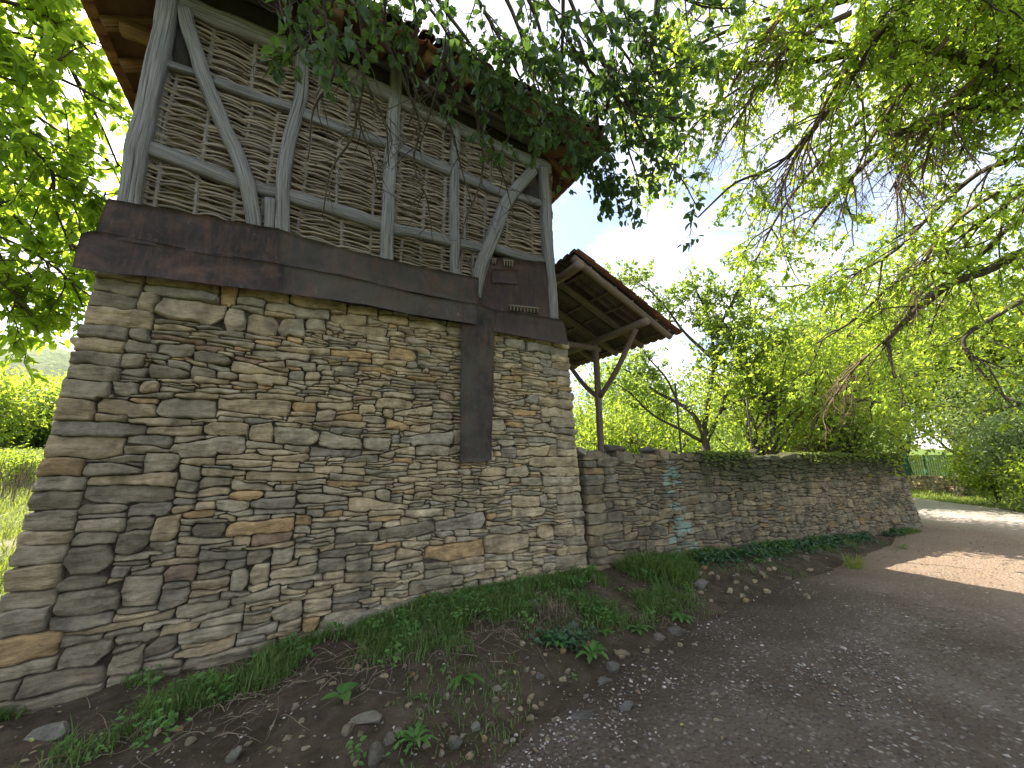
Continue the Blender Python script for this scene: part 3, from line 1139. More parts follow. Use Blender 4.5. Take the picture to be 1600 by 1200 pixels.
# side corner posts
for yy in (FY + 1.8, FY + 3.4, FY + HD - .3):
    beam3('post', (-1.43, yy, 3.13), (-1.43, yy, 5.7), .16, .16, 'timber', house)
    beam3('post', (2.98, yy, 3.13), (2.98, yy, 5.7), .16, .16, 'timber', house)

# ------------------------------------------------------------------ porch roof beside the house
porch = thing('porch_canopy', 'lean-to tiled porch roof on a forked log post right of the house', 'canopy', (4.85, 5.4, .3))
TXa, TZa, TXb, TZb, PY0, PY1 = 3.36, 4.62, 5.52, 3.70, 4.14, 7.4


def pz(x):
    return TZa + (TZb - TZa) * (x - TXa) / (TXb - TXa)


mb = MB()
yv = PY0
while yv < PY1:
    w = rng.uniform(.14, .22)
    b0 = np.array([[(TXa, yv, pz(TXa)), (TXa, yv + w - .008, pz(TXa))], [(TXb + rng.uniform(-.02, .03), yv, pz(TXb)), (TXb, yv + w - .008, pz(TXb))]])
    mb.slab(b0, (0, 0, .022))
    yv += w
pr = mb.build('roof', M['deckp'], porch)
tl = MB()
sx_ = math.hypot(TXb - TXa, TZb - TZa)
up = np.array([TXa - TXb, 0, TZa - TZb]) / sx_
nrm = np.array([-up[2], 0, up[0]])
nrm = -nrm if nrm[2] < 0 else nrm
e = np.array([0, 1.0, 0])
k = int((PY1 - PY0) / .17)
for r_ in range(8):
    for i in range(k):
        for kind in (0, 1):
            yy = PY0 + (i + .5 + .5 * kind) * .17 - .06
            p0 = np.array([TXb, yy, TZb]) + up * (sx_ * r_ / 8 - .07) + nrm * (.045 + .012 + .03 * kind)
            p1 = np.array([TXb, yy, TZb]) + up * (sx_ * (r_ + 1.2) / 8 - .07) + nrm * (.045 + .03 * kind)
            ring = [e * (math.cos(a) * .085) + nrm * ((1 if kind else -1) * math.sin(a) * .048) for a in np.linspace(0, math.pi, 6)]
            v = np.array([p0 + q for q in ring] + [p0 + q * .82 for q in ring] + [p1 + q * .85 for q in ring])
            cc = rng.uniform(.5, 1.0)
            tl.add(v, [(j, j + 1, 12 + j + 1, 12 + j) for j in range(5)] + [(j, 6 + j, 7 + j, j + 1) for j in range(5)], None, (cc, cc * .9, cc * .9))
tl.build('roof_tiles', M['tile'], pr)


def log(name, pts, r0, r1, parent, tint=1.0, mat='log'):
    p = resample(np.array(pts, float), .08)
    q = MB()
    p = p + .010 * np.stack([fbm(np.stack([np.arange(len(p)) * .25, np.full(len(p), k * 7.3 + p[0, 0]), np.zeros(len(p))], -1), 2) for k in range(3)], -1)
    q.tube(p, np.linspace(r0, r1, len(p)), 12, np.ones(3) * tint, .12)
    return q.build(name, M[mat], parent)


for i, yy in enumerate((4.22, 4.85, 5.5, 6.15, 6.8, 7.3)):
    log('rafter', [(TXa + .02, yy, pz(TXa) - .065), ((TXa + TXb) / 2, yy, pz((TXa + TXb) / 2) - .07), (TXb - .06, yy, pz(TXb) - .06)], .062, .05, porch, 1.2 if i == 0 else 1)
for xx in (3.7, 4.2, 4.55, 5.1, 5.4):
    log('batten', [(xx, PY0 + .03, pz(xx) - .018), (xx, PY1 - .05, pz(xx) - .018)], .022, .02, porch)
log('purlin', [(3.44, 4.10, 4.42), (3.44, 5.8, 4.42), (3.44, 7.3, 4.42)], .075, .07, porch, 1.3)
log('purlin', [(4.84, 4.16, 3.80), (4.84, 5.8, 3.79), (4.84, 7.3, 3.80)], .07, .065, porch, 1.15)
log('post', [(4.86, 5.32, .2), (4.84, 5.36, 1.6), (4.86, 5.4, 1.45), (4.84, 5.44, 3.74)], .068, .06, porch)
log('brace', [(4.85, 5.37, 2.72), (4.86, 4.95, 3.10), (4.84, 4.40, 3.74)], .05, .046, porch, 1.1)
log('brace', [(4.85, 5.43, 2.70), (4.86, 5.9, 3.08), (4.84, 6.45, 3.72)], .047, .043, porch)
log('tie_beam', [(3.22, 5.44, 3.62), (4.1, 5.44, 3.64), (4.95, 5.44, 3.66)], .06, .055, porch)
log('post', [(4.86, 7.1, .2), (4.84, 7.1, 3.74)], .08, .07, porch)

# ------------------------------------------------------------------ garden wall
GW = np.array([(3.30, 4.03), (4.2, 4.00), (5.5, 3.93), (7.0, 3.86), (9.0, 3.82), (11.0, 3.79), (12.4, 3.77), (13.1, 3.86), (13.5, 4.25), (13.62, 5.0), (13.7, 7.0)], float)
GWs = resample(GW, .05)
gl = np.concatenate([[0], np.cumsum(np.linalg.norm(np.diff(GWs, axis=0), axis=1))])
gt = unit(np.gradient(GWs, axis=0))
gn = np.stack([gt[:, 1], -gt[:, 0]], -1)
GL = gl[-1]


def gw_top(u):
    return 1.62 + .03 * np.sin(u * 1.3) - .03 * sstep(7, 10, u)


def gmap(u, z, out):
    x = np.interp(u, gl, GWs[:, 0])
    y = np.interp(u, gl, GWs[:, 1])
    nx = np.interp(u, gl, gn[:, 0])
    ny = np.interp(u, gl, gn[:, 1])
    k = .035 + .05 * sstep(8.5, 10.5, u)
    o = out + .16 * np.maximum(0, 1.6 - z) * k / .035 * .35
    return np.stack([x + nx * o, y + ny * o, z], -1)


gwall = thing('garden_wall', 'long mossy dry stone garden wall running right from the house corner along the road', 'wall', (8.3, 4.05, .2))
mb = MB()
gbase = lambda u: np.interp(np.interp(u, gl, GWs[:, 0]), BX, BZ) - .1
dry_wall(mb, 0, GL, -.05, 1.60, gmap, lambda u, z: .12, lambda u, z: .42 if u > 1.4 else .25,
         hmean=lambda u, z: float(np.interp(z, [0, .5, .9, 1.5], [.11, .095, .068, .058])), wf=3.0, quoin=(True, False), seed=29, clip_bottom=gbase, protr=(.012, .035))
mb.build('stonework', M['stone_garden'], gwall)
mb = MB()
ug = np.linspace(.03, GL, 200)
zg = np.linspace(-.2, 1.58, 14)
U, Zz = np.meshgrid(ug, zg, indexing='ij')
mb.grid(gmap(U, Zz, -.02 + 0 * U))
thick = gmap(U, Zz, -.42 + 0 * U)
mb.grid(thick)
tp = np.stack([gmap(ug, 1.58 + 0 * ug, -.02 + 0 * ug), gmap(ug, 1.58 + 0 * ug, -.42 + 0 * ug)], 1)
mb.grid(tp)
mb.build('wall_core', M['gap'], gwall)
# coping of rough slabs
mb = MB()
u = .0
while u < GL - .1:
    w = rng.uniform(.14, .45)
    z0 = 1.60 + .01 * rng.normal()
    h = rng.uniform(.035, .09) * (1.2 if u < 1.5 else .85)

    def cm(uu, zz, out, z0=z0, h=h):
        # lying slab: zz runs across the wall top
        return gmap(uu, z0 + out, .03 - zz)
    def S(a, b, u=u, w=w):
        return u + .01 + (w - .02) * a, .0 + .46 * b
    add_stone(mb, S, w, .44, h, stone_col(.1, .8), cm, back=.02, cut=.4)
    u += w
mb.build('coping', M['stone_garden'], gwall)
# moss cushions: many small tufted lumps over the coping, one soft mass
mb = MB()


def blob(mb, p, r, flat=.6, c=(1, 1, 1)):
    a = np.linspace(0, 2 * math.pi, 9)[:-1]
    v = []
    for ph, rr in ((0.0, 1.0), (.5, .86), (1.0, .5)):
        for t in a:
            k = r * rr * (1 + .25 * math.sin(3 * t + p[0] * 40 + ph))
            v.append((p[0] + k * math.cos(t), p[1] + k * math.sin(t), p[2] + flat * r * math.sin(ph * 1.45)))
    v.append((p[0], p[1], p[2] + flat * r * 1.05))
    q = [(i * 8 + j, i * 8 + (j + 1) % 8, (i + 1) * 8 + (j + 1) % 8, (i + 1) * 8 + j) for i in range(2) for j in range(8)]
    t = [(16 + j, 16 + (j + 1) % 8, 24) for j in range(8)]
    mb.add(v, q, t, c)


for i in range(4200):
    u = 1.5 + (GL - 1.6) * rng.random()
    if n2(u, 0.0, 1.1, 4, 3) < -.30:
        continue
    o = min(.085, rng.uniform(-.36, .30))
    z = 1.66 + rng.normal(0, .014) - (rng.random() ** 3 * .20 if o > .08 else 0)
    p = gmap(np.array(u), np.array(z), np.array(o))
    blob(mb, p, rng.uniform(.010, .034), rng.uniform(.5, .9))
o = mb.build('moss', M['moss'], gwall)
o['kind'] = 'stuff'

# loose stones, rods on the wall top
ROCKS = []
for k in range(7):
    b = MB()
    nu, nv = 14, 9
    th = np.linspace(0, 2 * math.pi, nu + 1)[:-1]
    ph = np.linspace(-math.pi / 2, math.pi / 2, nv)
    T, Pp = np.meshgrid(th, ph, indexing='ij')
    d = np.stack([np.cos(T) * np.cos(Pp), np.sin(T) * np.cos(Pp), np.sin(Pp)], -1)
    e = .62 if k % 2 else .85
    d2 = np.sign(d) * np.abs(d) ** e
    sd = k * 31.7
    d2 = d2 * (1 + .22 * fbm(d * 1.3 + sd, 2) + .10 * fbm(d * 3.5 + sd, 2))[..., None]
    for _ in range(8):   # flat fracture faces
        nn = unit(rng.normal(size=3))
        lim = rng.uniform(.42, .75)
        dd = (d2 * nn).sum(-1)
        d2 = d2 - np.maximum(dd - lim, 0)[..., None] * nn
    i = np.arange(nu)[:, None] * nv
    j = np.arange(nv - 1)[None, :]
    i2 = (np.arange(nu)[:, None] + 1) % nu * nv
    q = np.stack([i + j, i2 + j, i2 + j + 1, i + j + 1], -1).reshape(-1, 4)
    ROCKS.append((d2.reshape(-1, 3), q))


def rock(name, loc, size, label, group=None, c=None, rot=None, k=None, cat='stone'):
    k = rng.integers(len(ROCKS)) if k is None else k
    v, q = ROCKS[k]
    b = MB()
    b.add(v * np.asarray(size) / 2, q, None, np.array(c if c is not None else stone_col(.1, .3)))
    o = b.build(name, M['rock'], None, False)
    o.location = Vector(loc)
    o.rotation_euler = rot if rot is not None else (rng.normal(0, .2), rng.normal(0, .2), rng.uniform(0, 6.28))
    return tag(o, label, cat, group)


p = atY(914, 703, 3.95)
rock('stone', p + np.array([0, .08, .0]), (.17, .12, .16), 'pale wedge shaped stone standing on the garden wall against the house corner', None, (.40, .37, .31), (0, .5, .2), 1)
rock('stone', atY(955, 702, 4.1) + np.array([0, 0, .0]), (.46, .3, .13), 'broad flat dark slab lying on the wall top below the porch post', None, (.17, .155, .135), (0, .03, .05), 2)
rock('stone', atY(1008, 702, 4.1) + np.array([0, 0, -.01]), (.27, .25, .11), 'dark squarish slab on the wall top right of the broad slab', None, (.13, .12, .11), (0, 0, .15), 3)
rock('stone', atY(1052, 708, 4.05), (.14, .14, .08), 'small dark stone on the wall top beside the taller iron rod', None, (.10, .095, .085), (0, 0, .3), 4)
rock('stone', atY(1176, 705, 4.0), (.26, .2, .09), 'dark mossy stone on the wall top at the foot of the shorter iron rod', None, (.08, .085, .06), (0, 0, .3), 0)


def rod(loc, h, lean, label):
    o = thing('fence_rod', label, 'metal rod', loc, 'iron rods along the wall top')
    b = MB()
    L = np.array(loc, float)
    top = L + np.array([lean, 0, h])
    b.tube(resample([L + np.array([0, 0, -.35]), top], .2), .016, 8)
    b.build('rod_shaft', M['rod'], o)
    b = MB()
    b.tube(np.array([top - np.array([.035, 0, .03]), top + np.array([.035, 0, -.03])]), .010, 6)
    b.build('wire_hook', M['rod'], o)


p = atY(1065, 709, 4.12)
rod(p, atY(1064, 600, 4.12)[2] - p[2], -.02, 'taller thin dark iron rod standing on the garden wall left of the apple tree trunk')
p = atY(1176, 706, 4.1)
rod(p, atY(1175, 622, 4.1)[2] - p[2], 0, 'shorter thin dark iron rod standing on the garden wall right of the apple tree trunk')


# ------------------------------------------------------------------ vegetation tools
class Leaves:
    def __init__(s):
        s.p, s.a, s.n, s.s, s.c = [], [], [], [], []

    def add(s, p, a, n, sz, c=None):
        p = np.atleast_2d(p)
        k = len(p)
        s.p.append(p)
        s.a.append(np.broadcast_to(a, (k, 3)))
        s.n.append(np.broadcast_to(n, (k, 3)))
        s.s.append(np.broadcast_to(sz, (k,)))
        s.c.append(rng.random((k, 3)) if c is None else np.broadcast_to(c, (k, 3)))

    def count(s):
        return sum(len(x) for x in s.p)

    def build(s, name, mat, parent=None, shape='ovate', ratio=.55):
        p, a, n, sz, c = (np.concatenate(x) for x in (s.p, s.a, s.n, s.s, s.c))
        a = unit(a)
        sd = unit(np.cross(n, a))
        n = np.cross(a, sd)
        h = ratio / 2
        if shape == 'ovate':
            T = np.array([(0, 0, 0), (.22, h * .9, .10), (.6, h * .85, .10), (1, 0, -.08), (.6, -h * .85, .10), (.22, -h * .9, .10)])
            T = np.insert(T, 0, (0, 0, 0), 0)[1:]
            Fq = np.array([(0, 3, 2, 1), (0, 5, 4, 3)])
        elif shape == 'kite':
            T = np.array([(0, 0, 0), (.4, h, .08), (1, 0, -.05), (.4, -h, .08)])
            Fq = np.array([(0, 1, 2, 3)])
        k = len(T)
        v = p[:, None, :] + sz[:, None, None] * (T[None, :, 0:1] * a[:, None] + T[None, :, 1:2] * sd[:, None] + T[None, :, 2:3] * n[:, None])
        q = (np.arange(len(p))[:, None, None] * k + Fq[None]).reshape(-1, 4)
        b = MB()
        b.add(v.reshape(-1, 3), q, None, np.repeat(c, k, 0))
        return b.build(name, mat, parent, smooth=False)


def randu(k=1):
    v = rng.normal(size=(k, 3))
    return unit(v)


def leaf_twig(L, pts, sz, n, droop=.5, spread=1.0):
    """leaves hanging along a twig"""
    pts = np.asarray(pts)
    m = len(pts)
    t = rng.uniform(.15, 1, n) * (m - 1)
    i = np.minimum(t.astype(int), m - 2)
    f = (t - i)[:, None]
    p = pts[i] * (1 - f) + pts[i + 1] * f
    d = unit(pts[i + 1] - pts[i])
    a = unit(d * .5 + randu(n) * spread + np.array([0, 0, -droop]))
    nn = unit(np.array([0, 0, 1.0]) + randu(n) * .75)
    L.add(p + a * .01, a, nn, sz * rng.uniform(.6, 1.2, n))


def walk(p, d, length, seg, wander, grav):
    pts = [np.array(p, float)]
    d = unit(d)
    k = max(2, int(length / seg))
    st = length / k
    for i in range(k):
        d = unit(d + rng.normal(0, wander, 3) + np.array([0, 0, grav]))
        pts.append(pts[-1] + d * st)
    return np.array(pts)


def perp_dir(d, ang):
    r_ = randu()[0]
    s = unit(np.cross(d, r_))
    return unit(d * math.cos(ang) + s * math.sin(ang))


def sprout(W, L, pts, r0, lvl, P, bare=False, dens=1.0):
    """branches growing off a polyline; P: list of dicts per level"""
    q = P[lvl]
    seg = np.linalg.norm(np.diff(pts, axis=0), axis=1)
    tot = seg.sum()
    n = max(1, int(tot / q['gap'] * dens + rng.random()))
    cs = np.concatenate([[0], np.cumsum(seg)])
    for k in range(n):
        t = rng.uniform(q.get('t0', .15), 1.0) * tot
        i = min(len(seg) - 1, int(np.searchsorted(cs, t) - 1))
        i = max(i, 0)
        f = (t - cs[i]) / (seg[i] + 1e-9)
        p = pts[i] * (1 - f) + pts[i + 1] * f
        d = unit(pts[i + 1] - pts[i])
        dd = perp_dir(d, rng.uniform(.5, 1.1))
        if 'bias' in q:
            dd = unit(dd + np.array(q['bias']))
        ln = q['len'] * rng.uniform(.55, 1.25) * (1 - .35 * t / tot)
        rr = min(r0 * .6, q['r'])
        ch = walk(p, dd, ln, q['seg'], q['wander'], q['grav'])
        W.tube(ch, np.linspace(rr, rr * .35, len(ch)), q.get('sides', 4), cap=False)
        if lvl + 1 < len(P):
            sprout(W, L, ch, rr, lvl + 1, P, bare)
        if not bare and q.get('leaves', 0) and L is not None:
            leaf_twig(L, ch, q['size'], max(1, int(q['leaves'] * rng.uniform(.5, 1.4))), q.get('droop', .5))


def limb(W, L, pts, r0, r1, P, bare=False, dens=1.0, step=.12, sides=8):
    p = resample(np.array(pts, float), step)
    p = p + .02 * np.stack([fbm(np.stack([np.arange(len(p)) * .35, np.full(len(p), k * 5.1 + p[0, 0]), np.zeros(len(p))], -1), 2) for k in range(3)], -1)
    W.tube(p, np.linspace(r0, r1, len(p)), sides, jit=.12)
    if P:
        sprout(W, L, p, r1 * 1.5 + .2 * r0, 0, P, bare, dens)
    return p


# ---- overhanging mulberry in front of the eave (trunk stands behind the viewer)
tr = thing('mulberry_tree', 'dark leaved tree whose thin bare twigs and sprays hang down over the wattle wall', 'tree', (2.6, -2.4, 0))
W, L = MB(), Leaves()
PM = [dict(gap=.13, len=.55, r=.006, seg=.09, wander=.22, grav=-.10, leaves=4, size=.085, droop=.7), dict(gap=.09, len=.22, r=.003, seg=.06, wander=.25, grav=-.12, leaves=4, size=.082, droop=.8, sides=3)]
PD = [dict(gap=.16, len=.42, r=.005, seg=.07, wander=.28, grav=-.10), dict(gap=.12, len=.16, r=.0026, seg=.05, wander=.3, grav=-.05, sides=3)]
crown_c = np.array([2.3, 2.4, 7.3])
limb(W, None, [(2.6, -2.4, -.1), (2.55, -2.2, 1.45), (2.4, -1.6, 4.2), (2.3, -.4, 6.0), (2.2, 1.0, 7.0), (2.2, 2.4, 7.4)], .20, .09, None)
limb(W, L, [(2.3, -.4, 6.0), (1.4, 1.2, 6.6), (.9, 2.6, 6.6), (.5, 3.1, 6.3)], .09, .03, PM, dens=.6)
limb(W, L, [(2.2, 1.0, 7.0), (3.0, 2.0, 7.0), (3.6, 2.8, 6.6)], .07, .03, PM)


def lp(lst, r):
    if np.isscalar(r):
        r = [r] * len(lst)
    return [atR(x, y, q) for (x, y), q in zip(lst, r)]


for lst, r, dn in [
    ([(840, -60), (889, 0), (926, 75), (971, 150), (1009, 217), (1050, 262), (1091, 322)], [4.2, 4.2, 4.1, 4.1, 4.1, 4.1, 4.2], .9),
    ([(820, -60), (851, 0), (881, 49), (915, 105), (964, 157), (997, 180), (1065, 182)], 4.0, 1.0),
    ([(884, -50), (881, 0), (879, 94), (883, 210), (905, 262)], 4.0, 1.6),
    ([(700, -60), (745, 0), (780, 60), (815, 130), (840, 190)], 3.7, 1.45),
    ([(640, -60), (690, 10), (735, 70), (772, 120), (800, 170)], 3.6, 1.45),
    ([(780, -70), (830, 10), (850, 70), (868, 150), (880, 215)], 3.8, 1.3),
    ([(760, -60), (800, 20), (830, 100), (850, 170)], 3.7, 1.45),
    ([(560, -80), (640, -20), (690, 40), (720, 90)], 3.6, 1.3),
    ([(420, -80), (470, -20), (500, 20), (540, 60)], 3.5, 1.7),
    ([(380, -70), (440, -30), (455, 10), (448, 45)], 3.5, 1.7),
    ([(480, -60), (530, -10), (575, 30), (610, 40)], 3.5, 1.6),
    ([(900, -80), (960, -10), (1010, 50), (1060, 90)], 4.3, 1.4),
    ([(960, -80), (1040, -20), (1100, 10), (1150, 15)], 4.4, 1.4),
    ([(905, 60), (930, 150), (940, 230), (950, 300)], 4.2, 1.7),
    ([(940, 80), (970, 170), (985, 240), (1000, 300)], 4.3, 1.5),
    ([(915, -40), (950, 40), (990, 100), (1030, 150)], 4.3, 1.6),
]:
    limb(W, L, lp(lst, r), .018, .005, PM, dens=dn, step=.08, sides=5)
# bare hanging twigs
for lst, r in [
    ([(600, -40), (600, 20), (604, 60), (624, 92), (660, 128), (704, 152)], 3.5),
    ([(690, 90), (716, 132), (740, 172), (754, 240), (748, 288), (724, 352), (716, 420)], 3.6),
    ([(505, -20), (510, 40), (520, 110), (500, 150), (488, 190), (480, 250)], 3.5),
    ([(560, 0), (566, 60), (568, 110), (560, 170), (575, 230), (590, 300)], 3.55),
    ([(520, 80), (545, 130), (555, 180), (540, 230), (512, 280), (505, 330)], 3.5),
    ([(600, 60), (640, 150), (655, 200), (648, 260), (668, 320), (676, 380)], 3.6),
    ([(700, 60), (690, 110), (678, 160), (664, 200), (655, 240)], 3.6),
    ([(660, 130), (700, 190), (720, 260), (735, 320)], 3.65),
    ([(740, 170), (770, 230), (790, 290), (800, 340)], 3.7),
    ([(510, 30), (470, 70), (440, 90), (400, 84)], 3.5),
    ([(640, -20), (650, 40), (640, 90), (648, 150), (640, 200)], 3.5),
    ([(545, 40), (560, 100), (580, 150), (602, 200), (610, 260)], 3.5),
]:
    limb(W, None, lp(lst, r), .013, .004, PD, bare=True, dens=1.2, step=.07, sides=5)
print('mulberry leaves', L.count())
W.build('trunk', M['bark'], tr)
L.build('crown', M['lf_mul'], tr, 'ovate', .62)

# ---- big overhead tree to the right of the road
tr = thing('overhanging_tree', 'large bright leaved tree on the right arching its drooping limbs over the road', 'tree', (12.5, -2.0, 0))
W, L, DW = MB(), Leaves(), MB()
PO = [dict(gap=.22, len=1.35, r=.016, seg=.16, wander=.16, grav=-.10, bias=(-.30, .0, -.22)), dict(gap=.17, len=.55, r=.006, seg=.10, wander=.22, grav=-.12, leaves=13, size=.068, droop=.65), dict(gap=.15, len=.26, r=.003, seg=.09, wander=.25, grav=-.12, leaves=7, size=.062, droop=.6, sides=3)]
PB = [dict(gap=.11, len=1.2, r=.011, seg=.13, wander=.14, grav=-.16, bias=(-.30, .05, -.35)), dict(gap=.13, len=.5, r=.004, seg=.09, wander=.22, grav=-.16, sides=3), dict(gap=.14, len=.2, r=.0025, seg=.07, wander=.3, grav=-.1, sides=3)]
root = np.array([12.5, -2.0, -.1])
fork = np.array([11.8, -.9, 5.2])
limb(W, None, [root, (12.6, -1.8, 1.6), (12.3, -1.4, 3.4), fork, (11.0, -.2, 7.2)], .34, .2, None, sides=12)
fork2 = np.array([11.0, -.2, 7.2])
for start, lst, r, r0, r1, dn in [
    (fork, [(1680, 370), (1600, 395), (1533, 427), (1476, 446), (1441, 473), (1380, 538)], [9.5, 9, 8.7, 8.5, 8.3, 8.2], .14, .03, .55),
    (fork, [(1700, 430), (1600, 469), (1541, 503), (1505, 530), (1520, 565), (1575, 626)], [9.6, 9.2, 9, 8.8, 8.8, 8.9], .09, .015, .4),
    (fork, [(1640, 330), (1530, 400), (1491, 430), (1464, 423), (1418, 431), (1380, 457), (1334, 500), (1270, 540)], [9.4, 8.9, 8.8, 8.8, 8.7, 8.6, 8.5, 8.4], .07, .012, .55),
    (fork2, [(1680, 160), (1600, 169), (1525, 167), (1431, 195), (1370, 240), (1310, 300), (1270, 350)], [9, 8.4, 8, 7.7, 7.4, 7.2, 7.1], .11, .02, 1.1),
    (fork2, [(1680, 120), (1600, 116), (1525, 97), (1469, 79), (1375, 60), (1319, 86), (1274, 94), (1187, 101), (1090, 100), (1000, 130)], [9, 8.4, 8, 7.8, 7.5, 7.3, 7.2, 7, 6.9, 6.8], .11, .015, 1.0),
    (fork2, [(1520, -80), (1440, -50), (1412, 0), (1371, 60), (1300, 165), (1214, 259), (1150, 285), (1090, 340)], [8, 7.5, 7.2, 7, 6.8, 6.6, 6.5, 6.5], .08, .012, .8),
    (fork2, [(1500, -60), (1380, -20), (1290, 10), (1200, 30), (1110, 60), (1040, 110), (1000, 180)], [8, 7.5, 7.3, 7.1, 7, 6.9, 6.9], .08, .012, 1.1),
    (fork2, [(1600, 240), (1530, 270), (1460, 330), (1400, 390), (1330, 430), (1260, 450)], [9, 8.8, 8.6, 8.5, 8.4, 8.4], .07, .012, 1.2),
    (fork2, [(1690, 250), (1610, 290), (1560, 330), (1500, 370)], [9.2, 9, 8.8, 8.7], .07, .015, 1.3),
    (fork2, [(1700, 20), (1600, 20), (1520, 40), (1440, 110), (1380, 160), (1300, 230), (1220, 330), (1180, 410)], [9, 8.7, 8.4, 8.1, 8, 7.9, 7.8, 7.8], .08, .012, 1.1),
    (fork2, [(1400, -80), (1250, -40), (1130, -10), (1060, 30), (1010, 80)], [7.5, 7.2, 7, 6.9, 6.9], .06, .012, 1.2),
    (fork2, [(1250, 60), (1180, 120), (1110, 170), (1070, 220), (1045, 280)], [7.2, 7.1, 7, 6.9, 6.9], .045, .01, 1.2),
]:
    pts = [start] + lp(lst, r)
    p = resample(np.array(pts), .14)
    W.tube(p, np.linspace(r0, r1, len(p)), 8, jit=.12)
    vis = p[int(len(p) * .22):]
    sprout(W, L, vis, r1 * 2, 0, PO, dens=dn)
for lst, r, dn in [
    ([(1330, 20), (1250, 60), (1190, 120), (1150, 200)], [6.6, 6.5, 6.5, 6.4], 1.0),
    ([(1250, 0), (1190, 60), (1140, 140)], [6.8, 6.7, 6.6], .9),
    ([(1540, 110), (1470, 170), (1430, 230), (1390, 300)], [7.8, 7.6, 7.5, 7.4], 1.1),
    ([(1480, 60), (1420, 130), (1360, 220), (1320, 310)], [7.5, 7.3, 7.2, 7.1], .9),
    ([(1300, 165), (1240, 250), (1210, 330)], [6.8, 6.7, 6.6], .8),
    ([(1580, 60), (1500, 150), (1460, 210), (1440, 280)], [8, 7.8, 7.6, 7.5], 1.0),
    ([(1400, 20), (1330, 100), (1280, 180), (1250, 260)], [7, 6.9, 6.8, 6.8], .9),
    ([(1560, 300), (1500, 340), (1450, 400), (1420, 460)], [8.6, 8.5, 8.5, 8.5], .7),
    ([(1490, 440), (1420, 500), (1340, 570), (1290, 640)], [8.5, 8.6, 8.8, 9], .5),
]:
    p = resample(np.array(lp(lst, r)), .14)
    DW.tube(p, np.linspace(.03, .012, len(p)), 6, jit=.1)
    sprout(DW, None, p, .03, 0, PB, bare=True, dens=dn)
print('overhead leaves', L.count())
W.build('trunk', M['bark'], tr)
DW.build('dead_twigs', M['barkw'], tr)
L.build('crown', M['lf_over'], tr, 'ovate', .6)

# ---- walnut at the left of the house
tr = thing('walnut_tree', 'big leaved walnut tree filling the left edge beside the house', 'tree', (-6.5, 7.0, .2))
W, L = MB(), Leaves()
PW = [dict(gap=.28, len=1.1, r=.014, seg=.16, wander=.2, grav=-.04), dict(gap=.12, len=.42, r=.005, seg=.10, wander=.18, grav=-.12, leaves=9, size=.155, droop=.55)]
base = np.array([-6.5, 7.0, float(terrain(-6.5, 7.0))])
limb(W, None, [base - [0, 0, .2], base + [.1, 0, 1.6], base + [.3, -.1, 3.4], base + [.4, 0, 5.5], base + [.9, .3, 8]], .30, .12, None, sides=12)
st = [base + np.array([.3, -.1, 3.2]), base + np.array([.35, 0, 4.6]), base + np.array([.5, .1, 6.0]), base + np.array([.9, .2, 7.6])]
for si, lst, r, r0, r1, dn in [
    (2, [(-120, 90), (0, 100), (63, 112), (122, 136), (180, 170)], [8.2, 8, 7.9, 7.8, 7.8], .06, .012, 1.3),
    (1, [(-120, 130), (0, 191), (45, 227), (84, 273), (84, 315), (112, 392)], [8, 7.6, 7.5, 7.5, 7.5, 7.5], .05, .010, 1.3),
    (1, [(-60, 190), (40, 230), (101, 283), (157, 325), (190, 350)], [8.2, 8, 7.9, 7.9, 7.9], .04, .010, 1.3),
    (0, [(-100, 330), (0, 370), (60, 400), (110, 440), (130, 480)], [8.2, 8, 8, 8, 8], .04, .010, 1.2),
    (0, [(-80, 400), (0, 440), (40, 480), (60, 520)], [7.8, 7.6, 7.6, 7.6], .03, .008, .9),
    (3, [(-100, -20), (0, 0), (60, 20), (120, 60), (165, 110)], [8.4, 8.2, 8.2, 8.2, 8.2], .06, .012, 1.5),
    (3, [(-60, -80), (30, -60), (80, -30), (110, 20)], [8.4, 8.3, 8.3, 8.3], .05, .012, 1.5),
    (2, [(-80, 20), (10, 50), (90, 80), (150, 180), (185, 260)], [8.8, 8.7, 8.7, 8.7, 8.7], .05, .012, 1.5),
    (1, [(-60, 260), (30, 290), (70, 330), (140, 350), (165, 300)], [9, 8.9, 8.8, 8.8, 8.8], .04, .010, 1.4),
    (2, [(-80, 140), (20, 160), (100, 210), (170, 250)], [9.2, 9.1, 9, 9], .04, .010, 1.4),
    (0, [(-100, 430), (0, 470), (50, 490), (95, 520)], [8.2, 8, 7.9, 7.9], .03, .008, 1.1),
    (0, [(-90, 380), (10, 410), (70, 440), (120, 455)], [8.6, 8.5, 8.5, 8.5], .03, .008, 1.45),
    (0, [(-90, 340), (20, 350), (80, 380), (140, 400)], [9.3, 9.2, 9.2, 9.2], .03, .008, 1.3),
    (1, [(-90, 300), (0, 320), (50, 370), (90, 420)], [9, 8.8, 8.8, 8.8], .04, .01, 1.3),
]:
    p = resample(np.array([st[si]] + lp(lst, r)), .14)
    W.tube(p, np.linspace(r0, r1, len(p)), 7, jit=.12)
    sprout(W, L, p[int(len(p) * .25):], r1 * 2, 0, PW, dens=dn)
print('walnut leaves', L.count())
W.build('trunk', M['bark'], tr)
L.build('crown', M['lf_left'], tr, 'ovate', .46)

